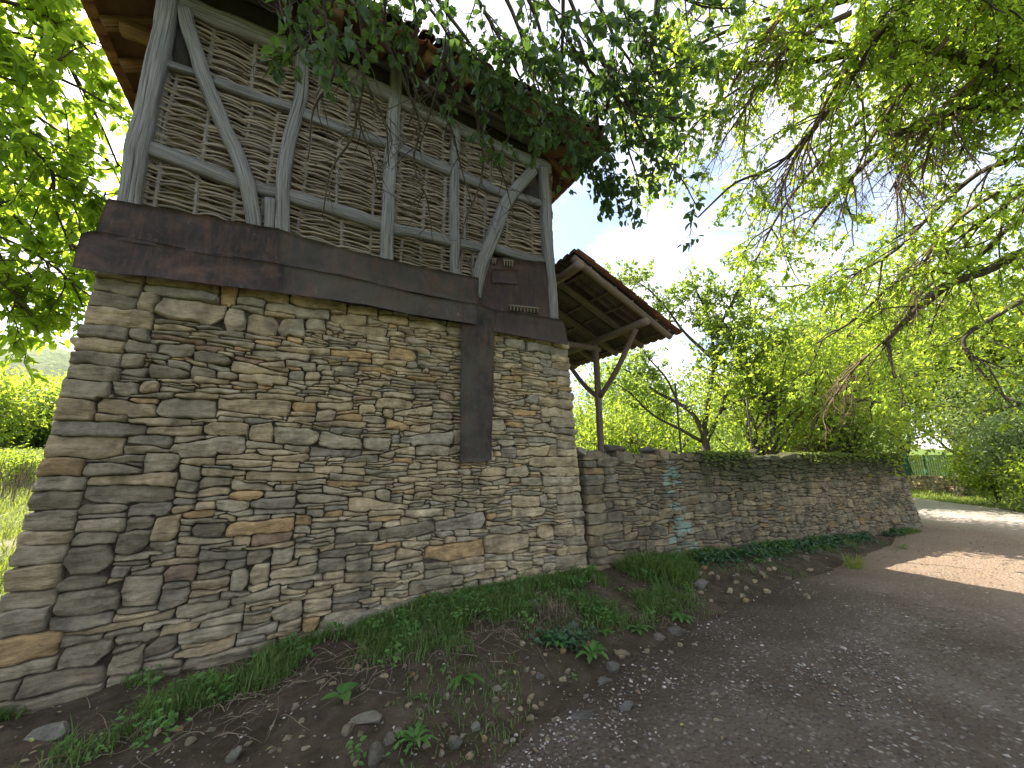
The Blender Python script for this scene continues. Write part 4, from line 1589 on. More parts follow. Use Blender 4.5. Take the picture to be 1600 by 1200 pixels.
# ---- apple tree in the garden
ab = np.array([8.75, 6.05, .25])
ar = float(np.linalg.norm(ab - CAM))
tr = thing('apple_tree', 'apple tree with several crooked stems standing behind the garden wall', 'tree', ab)
W, L = MB(), Leaves()
PA = [dict(gap=.15, len=.85, r=.012, seg=.12, wander=.22, grav=.02, leaves=7, size=.085), dict(gap=.13, len=.42, r=.005, seg=.09, wander=.25, grav=-.02, leaves=13, size=.095, droop=.25)]
for lst, dr, r0, r1, dn in [
    ([(1106, 730), (1103, 700), (1100, 670)], [0, 0, 0], .11, .085, 0),
    ([(1101, 684), (1085, 650), (1060, 630), (1025, 612), (990, 585), (960, 570)], [0, 0, .2, .4, .6, .7], .06, .018, 1.5),
    ([(1097, 690), (1065, 672), (1020, 648), (985, 615), (950, 590)], [0, -.2, -.4, -.6, -.7], .045, .012, 1.1),
    ([(1100, 672), (1108, 620), (1115, 570), (1113, 530), (1100, 480), (1080, 440)], [0, .1, .2, .3, .4, .4], .06, .014, 2.1),
    ([(1103, 692), (1125, 645), (1140, 600), (1160, 580), (1150, 540), (1140, 515), (1118, 490)], [0, -.1, -.2, -.2, -.2, -.1, 0], .055, .014, 1.9),
    ([(1130, 640), (1165, 622), (1200, 625), (1235, 622)], [-.1, -.3, -.4, -.5], .03, .01, 1.1),
    ([(1160, 580), (1190, 550), (1210, 515)], [-.2, -.2, -.2], .03, .01, 1.6),
    ([(1113, 560), (1070, 520), (1040, 480), (1010, 450), (970, 425)], [.2, .4, .6, .8, .9], .045, .01, 1.7),
    ([(1113, 530), (1140, 480), (1160, 440), (1180, 410)], [.3, .3, .3, .3], .04, .01, 1.7),
    ([(1060, 630), (1040, 590), (1010, 555), (990, 520)], [.2, .4, .6, .7], .035, .01, 1.3),
    ([(1108, 600), (1130, 550), (1170, 500), (1200, 470)], [.1, .5, .8, 1.0], .035, .01, 1.6),
]:
    p = resample(np.array([atR(x, y, ar + q) for (x, y), q in zip(lst, dr)]), .12)
    W.tube(p, np.linspace(r0, r1, len(p)), 9, jit=.15)
    if dn:
        sprout(W, L, p[int(len(p) * .25):], r1 * 2, 0, PA, dens=dn)
print('apple leaves', L.count())
W.build('trunk', M['bark'], tr)
L.build('crown', M['lf_apple'], tr, 'ovate', .6)


# ---- generic bushy tree: stem, limbs, clumped crown
def bushy(name, label, cat, base, height, rad, leafmat, n_leaf, lsize, group=None, stems=1, low=.25, bare=0.0, seed=0, shape='kite', squat=1.0, clump=.16, ratio=.62):
    base = np.array(base, float)
    o = thing(name, label, cat, base, group)
    W, L = MB(), Leaves()
    c = base + np.array([0, 0, height * (low + (1 - low) / 2)])
    rv = np.array([rad, rad, height * (1 - low) / 2 * squat])
    tips = []
    for s in range(stems):
        a = rng.uniform(0, 6.28)
        top = base + np.array([math.cos(a) * rad * .25 * (stems > 1), math.sin(a) * rad * .25 * (stems > 1), height * .72])
        tk = walk(base - [0, 0, .15], top - base, height * .75, .3, .08, .02)
        W.tube(tk, np.linspace(.018 * height + .02, .008 * height, len(tk)), 8, jit=.15)
        nb = int(26 / stems) + 4
        for k in range(nb):
            t = rng.uniform(low * .9, 1.0)
            i = int(t * (len(tk) - 1))
            d = unit(np.array([rng.normal(), rng.normal(), rng.uniform(.1, .9)]))
            tgt = c + d * rv * rng.uniform(.6, 1.0)
            dd = tgt - tk[i]
            br = walk(tk[i], dd, np.linalg.norm(dd), .25, .12, .0)
            W.tube(br, np.linspace(.006 * height, .0018 * height + .003, len(br)), 5, cap=False)
            for e_ in br[len(br) // 3:]:
                tips.append(e_)
    tips = np.array(tips)
    ncl = max(12, n_leaf // 28)
    # clump centres: shell of the crown, roughened, plus the branch tips
    dd = randu(ncl)
    rr = rng.uniform(.35, 1.0, ncl) ** .6
    rough = 1 + .28 * fbm(dd * 2.2 + seed * 9.1, 2)
    cc = c + dd * rv * (rr * rough)[:, None]
    cc = np.concatenate([cc, tips[rng.integers(len(tips), size=ncl // 2)]])
    gapn = fbm(cc * (1.4 / max(.6, rad * .5)) + seed * 3.3, 2)
    cc = cc[gapn > -.08]
    per = max(4, int(n_leaf / len(cc)))
    per = int(per * .85)
    k = len(cc)
    p = np.repeat(cc, per, 0) + rng.normal(0, 1, (k * per, 3)) * (clump * rad + .05) * np.array([1, 1, .6])
    if bare:
        keep = fbm(p * .7 + 50, 2) > -1 + bare
        p = p[keep]
    hcut = p[:, 2] > base[2] + .05
    p = p[hcut]
    tint = np.clip(.5 + .55 * fbm(p * .9 + seed, 2)[:, None] + rng.normal(0, .22, (len(p), 1)), 0, 1)
    cols = np.concatenate([tint, rng.random((len(p), 2))], 1)
    a = unit(randu(len(p)) + np.array([0, 0, -.45]))
    nn = unit(np.array([0, 0, 1.0]) + randu(len(p)) * .8)
    L.add(p, a, nn, lsize * rng.uniform(.6, 1.25, len(p)), cols)
    W.build('trunk', M['bark'], o)
    L.build('crown', M[leafmat], o, shape, ratio)
    return o


def gp(px, r):
    """ground point at horizontal bearing of pixel column px on the horizon, distance r"""
    d = ray(px, 715)
    d = d / math.hypot(d[0], d[1])
    x, y = d[0] * r, d[1] * r
    return np.array([x, y, float(terrain(x, y))])


bushy('garden_bush_tree', 'yellow green bushy tree rising behind the far end of the garden wall', 'tree', (12.1, 4.75, .15), 5.2, 2.0, 'lf_bush', 16000, .11, None, 3, .16, seed=1)
bushy('young_tree', 'airy young yellow green tree leaning over the middle of the garden wall', 'tree', (9.7, 5.1, .2), 4.5, 1.5, 'lf_bush', 6500, .10, None, 2, .30, seed=4, clump=.2)
bushy('dense_shrub', 'darker green dense shrub close behind the end of the garden wall', 'shrub', (12.15, 4.7, .15), 3.2, 1.15, 'lf_far', 7000, .10, None, 3, .12, seed=2)
# brown dead brush under it
o = thing('dead_brush', 'tangle of brown dead stems behind the garden wall under the yellow green tree', 'brush', (11.2, 4.9, .2))
b = MB()
for k in range(260):
    p0 = np.array([11.2 + rng.normal(0, .75), 4.95 + rng.normal(0, .25), .9 + rng.uniform(0, .6)])
    w_ = walk(p0, (rng.normal(0, .7), rng.normal(0, .3), 1), rng.uniform(.5, 1.5), .15, .15, -.04)
    b.tube(w_, np.linspace(.010, .003, len(w_)), 4, cap=False)
b.build('stems', M['barkw'], o)

back = [
    # px, range, height, radius, mat, n, size, label
    (930, 14, 3.6, 1.7, 'lf_bush', 7000, .13, 'yellow green bush seen between the house corner and the porch post'),
    (1010, 13, 3.3, 1.7, 'lf_bush', 7000, .12, 'sunlit yellow bush behind the porch post and the apple tree'),
    (1170, 15, 4.3, 1.9, 'lf_far', 7000, .12, 'mid green bush behind the shorter iron rod'),
    (960, 24, 8.0, 3.0, 'lf_far', 9000, .2, 'tall tree far behind the porch post'),
    (1060, 22, 6.6, 3.0, 'lf_far', 9000, .2, 'rounded tree far behind the apple tree'),
    (1240, 20, 6.5, 2.6, 'lf_bush', 11000, .17, 'bright tree beyond the wall between the apple tree and the yellow green tree'),
    (1290, 27, 11, 3.8, 'lf_far', 11000, .24, 'tall tree behind the yellow green tree at the wall end'),
    (1350, 18, 9.5, 3.0, 'lf_bush', 9000, .15, 'tall airy tree rising between the yellow green tree and the road bend'),
    (1490, 25, 13, 3.6, 'lf_bush', 10000, .19, 'tall bright tree behind the arching limbs on the right'),
    (1420, 32, 10, 3.6, 'lf_sil', 11000, .24, 'pale tree beyond the green mesh fence'),
    (1500, 36, 13, 4.6, 'lf_bush', 12000, .28, 'tall bright tree above the bend of the road'),
    (1650, 27, 9, 3.2, 'lf_far', 12000, .2, 'leafy tree standing behind the roadside bushes'),
    (1680, 24, 9.5, 3.6, 'lf_bush', 12000, .2, 'bright tree at the right edge behind the roadside bushes'),
]
for i, (px, r_, h_, rd_, mt, n_, sz, lab) in enumerate(back):
    bushy('background_tree' if h_ > 4 else 'background_bush', lab, 'tree' if h_ > 4 else 'bush', gp(px, r_), h_, rd_, mt, n_, sz, 'trees and bushes beyond the garden', 2 if h_ < 4 else 1, .10 if h_ < 7 else .18, seed=10 + i)
bushy('roadside_bush', 'bushy green shrub with a leaning stem where the grass meets the road', 'bush', gp(1545, 21.5), 2.5, 1.05, 'lf_bush', 7000, .12, None, 2, .10, seed=31)
bushy('roadside_bush', 'pale silvery bush at the right edge beside the road', 'bush', gp(1604, 19.5), 3.0, 1.1, 'lf_sil', 9000, .12, None, 3, .02, seed=32)
bushy('roadside_bush', 'tall pale green bush above the silvery one at the right edge', 'bush', gp(1592, 23), 5.2, 1.7, 'lf_sil', 9000, .14, None, 3, .08, seed=33)
bushy('roadside_bush', 'low ferny bush at the right edge of the road', 'bush', gp(1660, 18.5), 2.2, 1.2, 'lf_bush', 6000, .11, None, 3, .02, seed=34)

# left: hedge trees across the meadow
for i, (px, r_, h_, rd_, mt, lab) in enumerate([
    (20, 44, 4.6, 3.0, 'lf_bush', 'round bright green tree across the meadow at the left edge'),
    (70, 48, 5.0, 3.2, 'lf_bush', 'green tree across the meadow touching the house wall edge'),
    (-60, 36, 4.6, 3.0, 'lf_bush', 'green tree across the meadow beyond the left edge'),
    (115, 40, 4.4, 2.8, 'lf_far', 'tree across the meadow hidden behind the house corner'),
    (45, 40, 2.2, 2.2, 'lf_far', 'dark low bush at the foot of the meadow trees'),
]):
    bushy('meadow_tree' if h_ > 4 else 'meadow_bush', lab, 'tree' if h_ > 4 else 'bush', gp(px, r_), h_, rd_, mt, 9000, .26, 'trees across the meadow', 2, .05, seed=50 + i)
bushy('meadow_shrub', 'small light green shrub standing in the meadow grass by the house', 'shrub', gp(40, 19), 1.0, .8, 'lf_bush', 4000, .09, None, 4, .02, seed=60)

# ------------------------------------------------------------------ far things on the right
fw = thing('far_stone_wall', 'low sunlit stone wall across the bend of the road', 'wall', gp(1480, 28))
A, B = gp(1360, 29), gp(1545, 27)
dv = B - A
LN = float(np.hypot(dv[0], dv[1]))
dv = dv / LN
nv_ = np.array([dv[1], -dv[0], 0])
if nv_ @ (CAM - A) < 0:
    nv_ = -nv_


def fmap(u, z, out):
    return np.stack([A[0] + dv[0] * u + nv_[0] * out, A[1] + dv[1] * u + nv_[1] * out, z + A[2]], -1)


mb = MB()
dry_wall(mb, 0, LN, -.1, .72, fmap, lambda u, z: .7, lambda u, z: .1, hmean=lambda u, z: .12, wf=2.5, seed=77)
mb.build('stonework', M['stone'], fw)
mb = MB()
U, Zz = np.meshgrid(np.linspace(0, LN, 20), np.linspace(-.2, .7, 4), indexing='ij')
mb.grid(fmap(U, Zz, -.03 + 0 * U))
mb.grid(fmap(U, Zz, -.4 + 0 * U))
mb.grid(np.stack([fmap(U[:, 0], .7 + 0 * U[:, 0], -.03 + 0 * U[:, 0]), fmap(U[:, 0], .7 + 0 * U[:, 0], -.4 + 0 * U[:, 0])], 1))
mb.build('wall_core', M['gap'], fw)
gf = thing('mesh_fence', 'green netting fence standing behind the low far stone wall', 'fence', gp(1480, 28.4))
M['net'] = m_simple('green_net', (.03, .10, .06), (.06, .17, .10), 3, .01, .7)
for k in range(int(LN / 2) + 1):
    b = MB()
    u_ = min(k * 2.0, LN)
    b.tube(np.array([fmap(np.array(u_), np.array(.0), np.array(-.5)), fmap(np.array(u_), np.array(1.75), np.array(-.5))]), .025, 6)
    b.build('fence_post', M['rod'], gf)
b = MB()
for z in np.arange(.35, 1.7, .045):   # close woven netting
    U = np.linspace(0, LN, 60)
    p = fmap(U, z + .01 * np.sin(U * 3), -.46 + 0 * U)
    b.tube(p, .017, 4)
for u_ in np.arange(0, LN, .09):
    b.tube(np.array([fmap(np.array(u_), np.array(.33), np.array(-.46)), fmap(np.array(u_), np.array(1.7), np.array(-.46))]), .012, 3)
b.build('netting', M['net'], gf)

# pale shed glimpsed through the branches
sp = gp(1285, 19)
sh = thing('garden_shed', 'pale low shed with a grey sheet roof glimpsed through the branches', 'shed', sp)
M['whitewash'] = m_simple('whitewash', (.5, .5, .5), (.68, .68, .68), 3, .01)
M['tin'] = m_simple('grey_sheet', (.30, .31, .34), (.45, .46, .5), 2, .01, .5)
b = MB()
b.box(sp + np.array([-1.6, -.9, -.2]), sp + np.array([1.6, .9, 1.75]))
b.build('wall', M['whitewash'], sh)
b = MB()
xs = np.linspace(-1.85, 1.85, 60)
P = np.zeros((60, 2, 3))
for i, x in enumerate(xs):
    P[i, 0] = sp + np.array([x, -1.15, 1.78 + .02 * math.sin(i * 1.6)])
    P[i, 1] = sp + np.array([x, 1.15, 2.35 + .02 * math.sin(i * 1.6)])
b.slab(P, (0, 0, .02))
b.build('roof', M['tin'], sh)
b = MB()
b.box(sp + np.array([-.4, -.95, -.1]), sp + np.array([.4, -.902, 1.6]))
b.build('door', M['timber'], sh)

# ------------------------------------------------------------------ hills
ths = np.linspace(R(-80), R(75), 320)
prof = np.linspace(0, 1, 30)
T, Q = np.meshgrid(ths, prof, indexing='ij')
rad = 150 + 190 * Q
hx, hy = np.sin(T) * rad, np.cos(T) * rad
ridge = 26 + 9 * n2(T * 3, 0 * T, 1.0, 5, 3) + 36 * sstep(R(-8), R(-24), T)
hz = ridge * sstep(0, .95, Q) + 2.0 * n2(hx, hy, .12, 3, 4) * sstep(0, .1, Q) + 3
tint = 1 + .5 * n2(hx, hy, .06, 8, 3)
mb = MB()
mb.grid(np.stack([hx, hy, hz], -1), np.repeat(tint[..., None], 3, -1))
tag(mb.build('hills', M['hill']), 'wooded hill beyond the meadow', 'hill', None, 'structure')


# ------------------------------------------------------------------ grass, ground cover
def blades(pts, hgt, width, mat, name, label, cat, lean=.5, group=None, parent=None):
    n = len(pts)
    h = hgt * rng.uniform(.45, 1.25, n)
    a = rng.uniform(0, 6.28, n)
    d = np.stack([np.cos(a), np.sin(a), 0 * a], -1)
    s = np.stack([-np.sin(a), np.cos(a), 0 * a], -1) * (width * rng.uniform(.6, 1.3, n))[:, None]
    ln = (lean * rng.uniform(.2, 1.5, n))[:, None]
    up = np.array([0, 0, 1.0])
    p1 = pts + (d * ln * .35 + up * .55) * h[:, None]
    p2 = pts + (d * ln * 1.0 + up * (1.0 - .25 * ln)) * h[:, None]
    v = np.stack([pts - s / 2, pts + s / 2, p1 - s * .4, p1 + s * .4, p2], 1).reshape(-1, 3)
    i = np.arange(n)[:, None] * 5
    q = i + np.array([[0, 1, 3, 2]])
    t = i + np.array([[2, 3, 4]])
    c = rng.random((n, 3))
    c[:, 1] = c[:, 1] * .9 + .085
    c = np.repeat(c, 5, 0)
    b = MB()
    b.add(v, q, t, c)
    o = b.build(name, M[mat], parent)
    if parent is None:
        tag(o, label, cat, group, 'stuff')
    return o


def scatter(n, x0, x1, y0, y1, dens):
    x = rng.uniform(x0, x1, n)
    y = rng.uniform(y0, y1, n)
    k = rng.random(n) < dens(x, y)
    x, y = x[k], y[k]
    return np.stack([x, y, terrain(x, y)], -1)


def strip_d(x, y):
    """patchy grass along the foot of the house wall"""
    wid = np.interp(x, [-1.6, -.9, -.2, .3, .9, 1.5, 2.2, 3.0, 3.6, 4.2, 4.7, 5.4, 7, 9, 12], [.95, .85, .72, .70, .95, 1.05, 1.12, 1.1, 1.0, .9, .50, .30, .50, .62, .55])
    d = (3.93 - y)
    k = 1 - sstep(wid * .5, wid * 1.1, d)
    k = k * np.clip(.24 + 3.0 * n2(x, y, 2.6, 21, 3), 0, 1)
    return k * (y < 3.92)


blades(scatter(230000, -1.7, 12.6, 2.5, 3.92, strip_d), .10, .006, 'grass', 'verge_grass', 'dark green grass growing along the foot of the stone walls', 'grass', .9)
pts = scatter(5000, 3.55, 4.6, 3.25, 3.92, lambda x, y: np.exp(-((x - 4.05) / .34) ** 2 - ((y - 3.62) / .26) ** 2))
blades(pts, .20, .008, 'grass', 'tall_grass', 'tall grass mound under the garden wall near the house corner', 'grass', 1.0)
pts = scatter(2600, -1.6, 5.0, 2.6, 3.88, strip_d)
blades(pts, .19, .007, 'grass', 'tall_blades', 'scattered taller grass blades standing above the verge grass', 'grass', 1.1)
pts = scatter(36000, -1.5, 12, 2.0, 3.9, lambda x, y: np.clip(n2(x, y, 1.6, 33, 3) * 2.4 - .25, 0, 1) * (road_dist(x, y) > HALF + .05))
blades(pts, .05, .006, 'grass', 'sparse_grass', 'sparse low grass dotted over the soil bank', 'grass', .9)
pts = scatter(9000, 12.6, 20, 2.6, 7.5, lambda x, y: (road_dist(x, y) > HALF + .02) * (x > 13.2 + .6 * rng.random(len(x))) * 1.0)
blades(pts, .10, .012, 'mgrass', 'lawn_grass', 'sunlit grass at the end of the garden wall by the road', 'grass', .7)
pts = scatter(26000, 16, 34, -3, 12, lambda x, y: (road_dist(x, y) > HALF + .05) * .9)
blades(pts, .13, .022, 'mgrass', 'lawn_grass', 'bright sunlit grass on the far side of the road bend', 'grass', .7)
rr_ = rng.uniform(4.8, 34, 42000) ** 1.0
aa = rng.uniform(R(-38), R(-19), 42000)
mx, my = rr_ * np.sin(aa), rr_ * np.cos(aa)
k = (mx < -1.75) & (np.abs(my - 9 - .1 * mx) > .6 * rng.random(len(mx)) + .15)
pts = np.stack([mx[k], my[k], terrain(mx[k], my[k])], -1)
blades(pts, .22, .014, 'mgrass', 'meadow_grass', 'bright tall meadow grass left of the house', 'grass', .8)
# tall dry weeds at the meadow edge
aa = rng.uniform(R(-30), R(-20), 260)
rr_ = rng.uniform(15, 19, 260)
pts = np.stack([rr_ * np.sin(aa), rr_ * np.cos(aa), terrain(rr_ * np.sin(aa), rr_ * np.cos(aa))], -1)
blades(pts, .95, .03, 'root', 'dry_weeds', 'tall dry brown weed stalks in the meadow', 'weeds', .15)

# ivy ground cover along the garden wall
L = Leaves()
for n_, fn in ((2600, lambda: (rng.uniform(6.2, 11.5), 3.70 - abs(rng.normal(0, .16)))), (900, lambda: (rng.uniform(4.9, 6.4), 3.72 - abs(rng.normal(0, .10)))), (260, lambda: (2.05 + rng.normal(0, .12), 2.85 + rng.normal(0, .06)))):
    q = np.array([fn() for _ in range(n_)])
    kk = n2(q[:, 0], q[:, 1], 1.8, 14, 3) > -.25
    q = q[kk]
    z = terrain(q[:, 0], q[:, 1]) + rng.uniform(.01, .09, len(q))
    a = unit(randu(len(q)) * np.array([1, 1, .4]) + np.array([0, -.3, 0]))
    L.add(np.stack([q[:, 0], q[:, 1], z], -1), a, unit(np.array([0, -.3, 1.0]) + randu(len(q)) * .5), .045 * rng.uniform(.6, 1.3, len(q)))
M['lf_ivy'] = m_leaf('leaf_ivy', (.022, .06, .026), (.05, .11, .05), (.05, .12, .03), .3)
tag(L.build('ivy_cover', M['lf_ivy'], None, 'ovate', .8), 'dark creeping ivy covering the soil along the foot of the garden wall', 'ivy', None, 'stuff')

# low weeds mixed into the verge
L = Leaves()
for _ in range(1700):
    x, y = rng.uniform(-1.5, 9.5), rng.uniform(2.3, 3.85)
    wgt = float(strip_d(np.array(x), np.array(y))) * .8 + .25 * max(0.0, float(n2(x, y, 1.3, 71, 2)) + .1)
    if rng.random() > wgt or float(road_dist(np.array([x]), np.array([y]))[0]) < HALF + .1:
        continue
    k_ = rng.integers(8, 22)
    sp_ = rng.uniform(.02, .06)
    q = np.stack([x + rng.normal(0, sp_, k_), np.minimum(y + rng.normal(0, sp_, k_), 3.88)], -1)
    z = terrain(q[:, 0], q[:, 1]) + rng.uniform(.01, .11, k_)
    t_ = rng.random()
    cc_ = np.stack([np.clip(t_ + rng.normal(0, .15, k_), 0, 1), rng.random(k_) * .9, rng.random(k_)], -1)
    L.add(np.stack([q[:, 0], q[:, 1], z], -1), unit(randu(k_) * np.array([1, 1, .5]) + np.array([0, -.2, .2])), unit(np.array([0, -.3, 1.0]) + randu(k_) * .5), rng.uniform(.018, .05) * rng.uniform(.7, 1.3, k_), cc_)
tag(L.build('ground_weeds', M['lf_weed'], None, 'ovate', .55), 'small mixed green weeds growing through the grass of the bank', 'weeds', None, 'stuff')

# leaf litter and fallen leaves
L = Leaves()
q = np.stack([rng.uniform(-1.5, 13, 2600), rng.uniform(1.2, 3.9, 2600)], -1)
q = q[rng.random(len(q)) < np.clip(.5 + n2(q[:, 0], q[:, 1], 1.3, 55, 3), .1, 1)]
z = terrain(q[:, 0], q[:, 1]) + .018
L.add(np.stack([q[:, 0], q[:, 1], z], -1), randu(len(q)) * np.array([1, 1, .15]), unit(np.array([0, 0, 1.0]) + randu(len(q)) * .35), .028 * rng.uniform(.5, 1.5, len(q)))
M['litter'] = m_leaf('litter', (.10, .075, .045), (.22, .17, .10), (.1, .08, .04), .15, (.25, .3, .08))
tag(L.build('leaf_litter', M['litter'], None, 'ovate', .5), 'dry fallen leaf bits scattered on the soil bank', 'leaf litter', None, 'stuff')

# dry roots and straw on the bank
b = MB()
for cxp, cyp, n_, sp_ in ((420, 1090, 90, .32), (330, 1130, 60, .3), (620, 1010, 80, .28), (720, 1010, 90, .25), (800, 990, 60, .22), (880, 960, 60, .2), (1010, 960, 40, .2), (560, 1060, 50, .25), (260, 1090, 40, .2), (1100, 900, 25, .25)):
    c0 = ground_hit(cxp, cyp)
    for _ in range(int(n_ * .5)):
        x, y = c0[0] + rng.normal(0, sp_), c0[1] + rng.normal(0, sp_ * .45)
        if y > 3.86:
            continue
        ln = rng.uniform(.08, .38)
        a = rng.uniform(0, 6.28)
        k = 7
        t = np.linspace(0, 1, k)
        cur = rng.normal(0, 1.2)
        ang = a + cur * t
        px_ = x + np.cumsum(np.cos(ang)) * ln / k
        py_ = y + np.cumsum(np.sin(ang)) * ln / k
        pz_ = terrain(px_, np.minimum(py_, 3.9)) + .012 + rng.uniform(0, .05) * np.sin(t * 3.14)
        b.tube(np.stack([px_, np.minimum(py_, 3.88), pz_], -1), np.linspace(.0028, .001, k) * rng.uniform(.6, 1.3), 4, np.ones(3), cap=False)
tag(b.build('dry_roots', M['root']), 'pale dry roots and straw strewn over the soil bank', 'roots', None, 'stuff')

# gravel on the road and crumbs on the bank
b = MB()
n_ = 60000
aa = rng.uniform(R(-15), R(88), n_)
rr_ = 1.4 + 13 * rng.random(n_) ** 1.7
gxx, gyy = rr_ * np.sin(aa), rr_ * np.cos(aa)
rdd = road_dist(gxx, gyy)
k = (gyy < 3.9) & (rng.random(n_) < np.where(rdd < HALF, .45 + .9 * n2(gxx, gyy, 1.4, 12, 3), .10))
gxx, gyy, rdd = gxx[k], gyy[k], rdd[k]
gz = terrain(gxx, gyy, rdd) + np.where(rdd < HALF + .1, .010, .002)
oc = np.array([(1, 0, 0), (0, 1, 0), (-1, 0, 0), (0, -1, 0), (0, 0, 1), (0, 0, -1), (.6, .6, .45), (-.6, .5, .5)], float)
of = np.array([(0, 6, 4), (6, 1, 4), (1, 7, 4), (7, 2, 4), (2, 3, 4), (3, 0, 4), (1, 6, 0), (2, 7, 1), (0, 3, 5), (3, 2, 5), (2, 1, 5), (1, 0, 5)])
n_ = len(gxx)
sz = .004 + .0085 * rng.random(n_) ** 2.4 + (rng.random(n_) < .02) * .010
th = rng.uniform(0, 6.28, n_)
v = oc[None] * (sz[:, None, None] * rng.uniform(.6, 1.4, (n_, 1, 3))) * np.array([1.2, 1, .65])
ct, st_ = np.cos(th)[:, None], np.sin(th)[:, None]
v = np.stack([v[..., 0] * ct - v[..., 1] * st_, v[..., 0] * st_ + v[..., 1] * ct, v[..., 2]], -1) + np.stack([gxx, gyy, gz], -1)[:, None, :]
t = (np.arange(n_)[:, None, None] * 8 + of[None]).reshape(-1, 3)
g_ = rng.random(n_)
g_ = g_ ** 1.6
cc = np.stack([.09 + .30 * g_, .078 + .28 * g_, .066 + .26 * g_], -1)
b.add(v.reshape(-1, 3), None, t, np.repeat(cc, 8, 0))
M['pebble'] = m_simple('pebble', (.75, .75, .75), (1.1, 1.1, 1.1), 60, .002, usecol=True)
tag(b.build('gravel', M['pebble'], None, smooth=False), 'small gravel strewn over the dirt road', 'gravel', None, 'stuff')

# ------------------------------------------------------------------ loose rocks placed one by one
BIG = [
    (1095, 916, 24, 20, (.30, .28, .25), 'pale grey boulder on the bank below the turquoise stained stones'),
    (979, 1111, 26, 19, (.24, .235, .225), 'smooth round grey pebble on the road edge at the bottom centre'),
    (906, 1125, 40, 16, (.17, .165, .15), 'flat grey stone half sunk in the soil left of the round pebble'),
    (570, 1126, 46, 17, (.31, .29, .23), 'long pale slab tilted on the soil near the heart shaped leaves'),
    (590, 1184, 26, 30, (.22, .20, .165), 'upright brownish rock at the bottom edge left of the dandelion'),
    (831, 945, 20, 22, (.42, .42, .34), 'pale thin stone chip standing among the dry grass at mid bank'),
    (924, 905, 20, 9, (.42, .41, .37), 'whitish flat stone lying on the grass near the house corner'),
    (893, 981, 24, 13, (.22, .21, .18), 'rounded grey stone above its twin beside the yellow green sprig'),
    (893, 993, 22, 12, (.25, .24, .20), 'rounded grey stone below its twin beside the yellow green sprig'),
    (1032, 999, 22, 14, (.27, .23, .20), 'pinkish grey stone on the soil below the lobed weed'),
    (958, 1048, 34, 18, (.21, .21, .18), 'flat greenish stone beside the large lobed weed'),
    (970, 1025, 28, 13, (.20, .20, .175), 'flat grey slab just above the flat greenish stone'),
    (842, 1061, 17, 14, (.25, .24, .21), 'small rounded stone alone in the dark soil below the ivy patch'),
    (960, 954, 14, 13, (.26, .25, .21), 'roundish stone beside the dry grass tussock'),
    (76, 1147, 48, 16, (.28, .27, .23), 'pale flat stone at the foot of the wall at the far left'),
    (342, 1078, 24, 14, (.2, .2, .17), 'grey stone lying in the grass strip at the lower left'),
    (366, 1186, 18, 20, (.24, .23, .19), 'grey stone at the bottom edge at the lower left'),
    (710, 1168, 34, 17, (.15, .15, .125), 'dark flat stone just right of the dandelion'),
    (944, 1067, 32, 13, (.17, .165, .145), 'sunken grey slab below the large lobed weed'),
    (1060, 988, 34, 14, (.16, .155, .135), 'dark flat slab behind the bright lobed weed'),
    (742, 1139, 14, 17, (.25, .24, .21), 'upright light stone chip right of the dandelion'),
    (606, 1163, 14, 20, (.25, .24, .2), 'narrow upright stone left of the dandelion'),
    (543, 1146, 16, 18, (.26, .23, .18), 'tan stone just left of the long pale slab'),
    (586, 1126, 14, 18, (.2, .2, .2), 'bluish stone touching the long pale slab'),
]


def grock(px, py, w, h, c, label, group=None):
    p = ground_hit(px, py)
    rng_ = np.linalg.norm(p - CAM)
    s = rng_ / F
    k = 1.0
    sx, sz = w * s * .85, h * s * .8
    q = p + np.array([0, 0, sz * .08])
    return rock('stone', q, (sx, max(sx * .55, sz), sz), label, group, c, (rng.normal(0, .12), rng.normal(0, .12), rng.uniform(-.5, .3)))


for a in BIG:
    grock(*a)
SMALL = [(658, 1117), (638, 1106), (605, 1104), (666, 1108), (624, 1026), (775, 1080), (766, 1137), (388, 1164), (448, 1159), (478, 1174), (556, 1186), (502, 1066), (520, 1070), (581, 1011), (690, 1182), (1075, 888), (1101, 888), (1173, 886), (1120, 905), (1140, 925), (1060, 905), (1150, 900), (1010, 1020), (1048, 1022), (1085, 1010), (812, 1110), (870, 1150), (830, 1090), (915, 1090), (998, 1085), (1030, 1055), (540, 1100), (470, 1130), (425, 1176), (700, 1090), (650, 1065), (735, 1185), (790, 1165), (950, 1140), (1005, 1050), (1110, 940), (1180, 910), (1210, 890), (1230, 905), (1075, 930), (880, 1020), (1020, 940), (600, 1060), (560, 1045), (300, 1160)]
SMALL += [(int(rng.uniform(180, 1120)), int(rng.uniform(1000, 1195))) for _ in range(60)]
SMALL += [(int(rng.uniform(1020, 1300)), int(rng.uniform(870, 940))) for _ in range(22)]
SMALL = [q_ for q_ in SMALL if ground_hit(*q_)[1] < 3.7]
for x, y in SMALL:
    grock(x, y, rng.uniform(8, 15), rng.uniform(6, 11), stone_col(.1, .2) * rng.uniform(.8, 1.1), 'small grey or tan stone lying loose on the dark soil bank', 'small stones scattered on the soil bank')


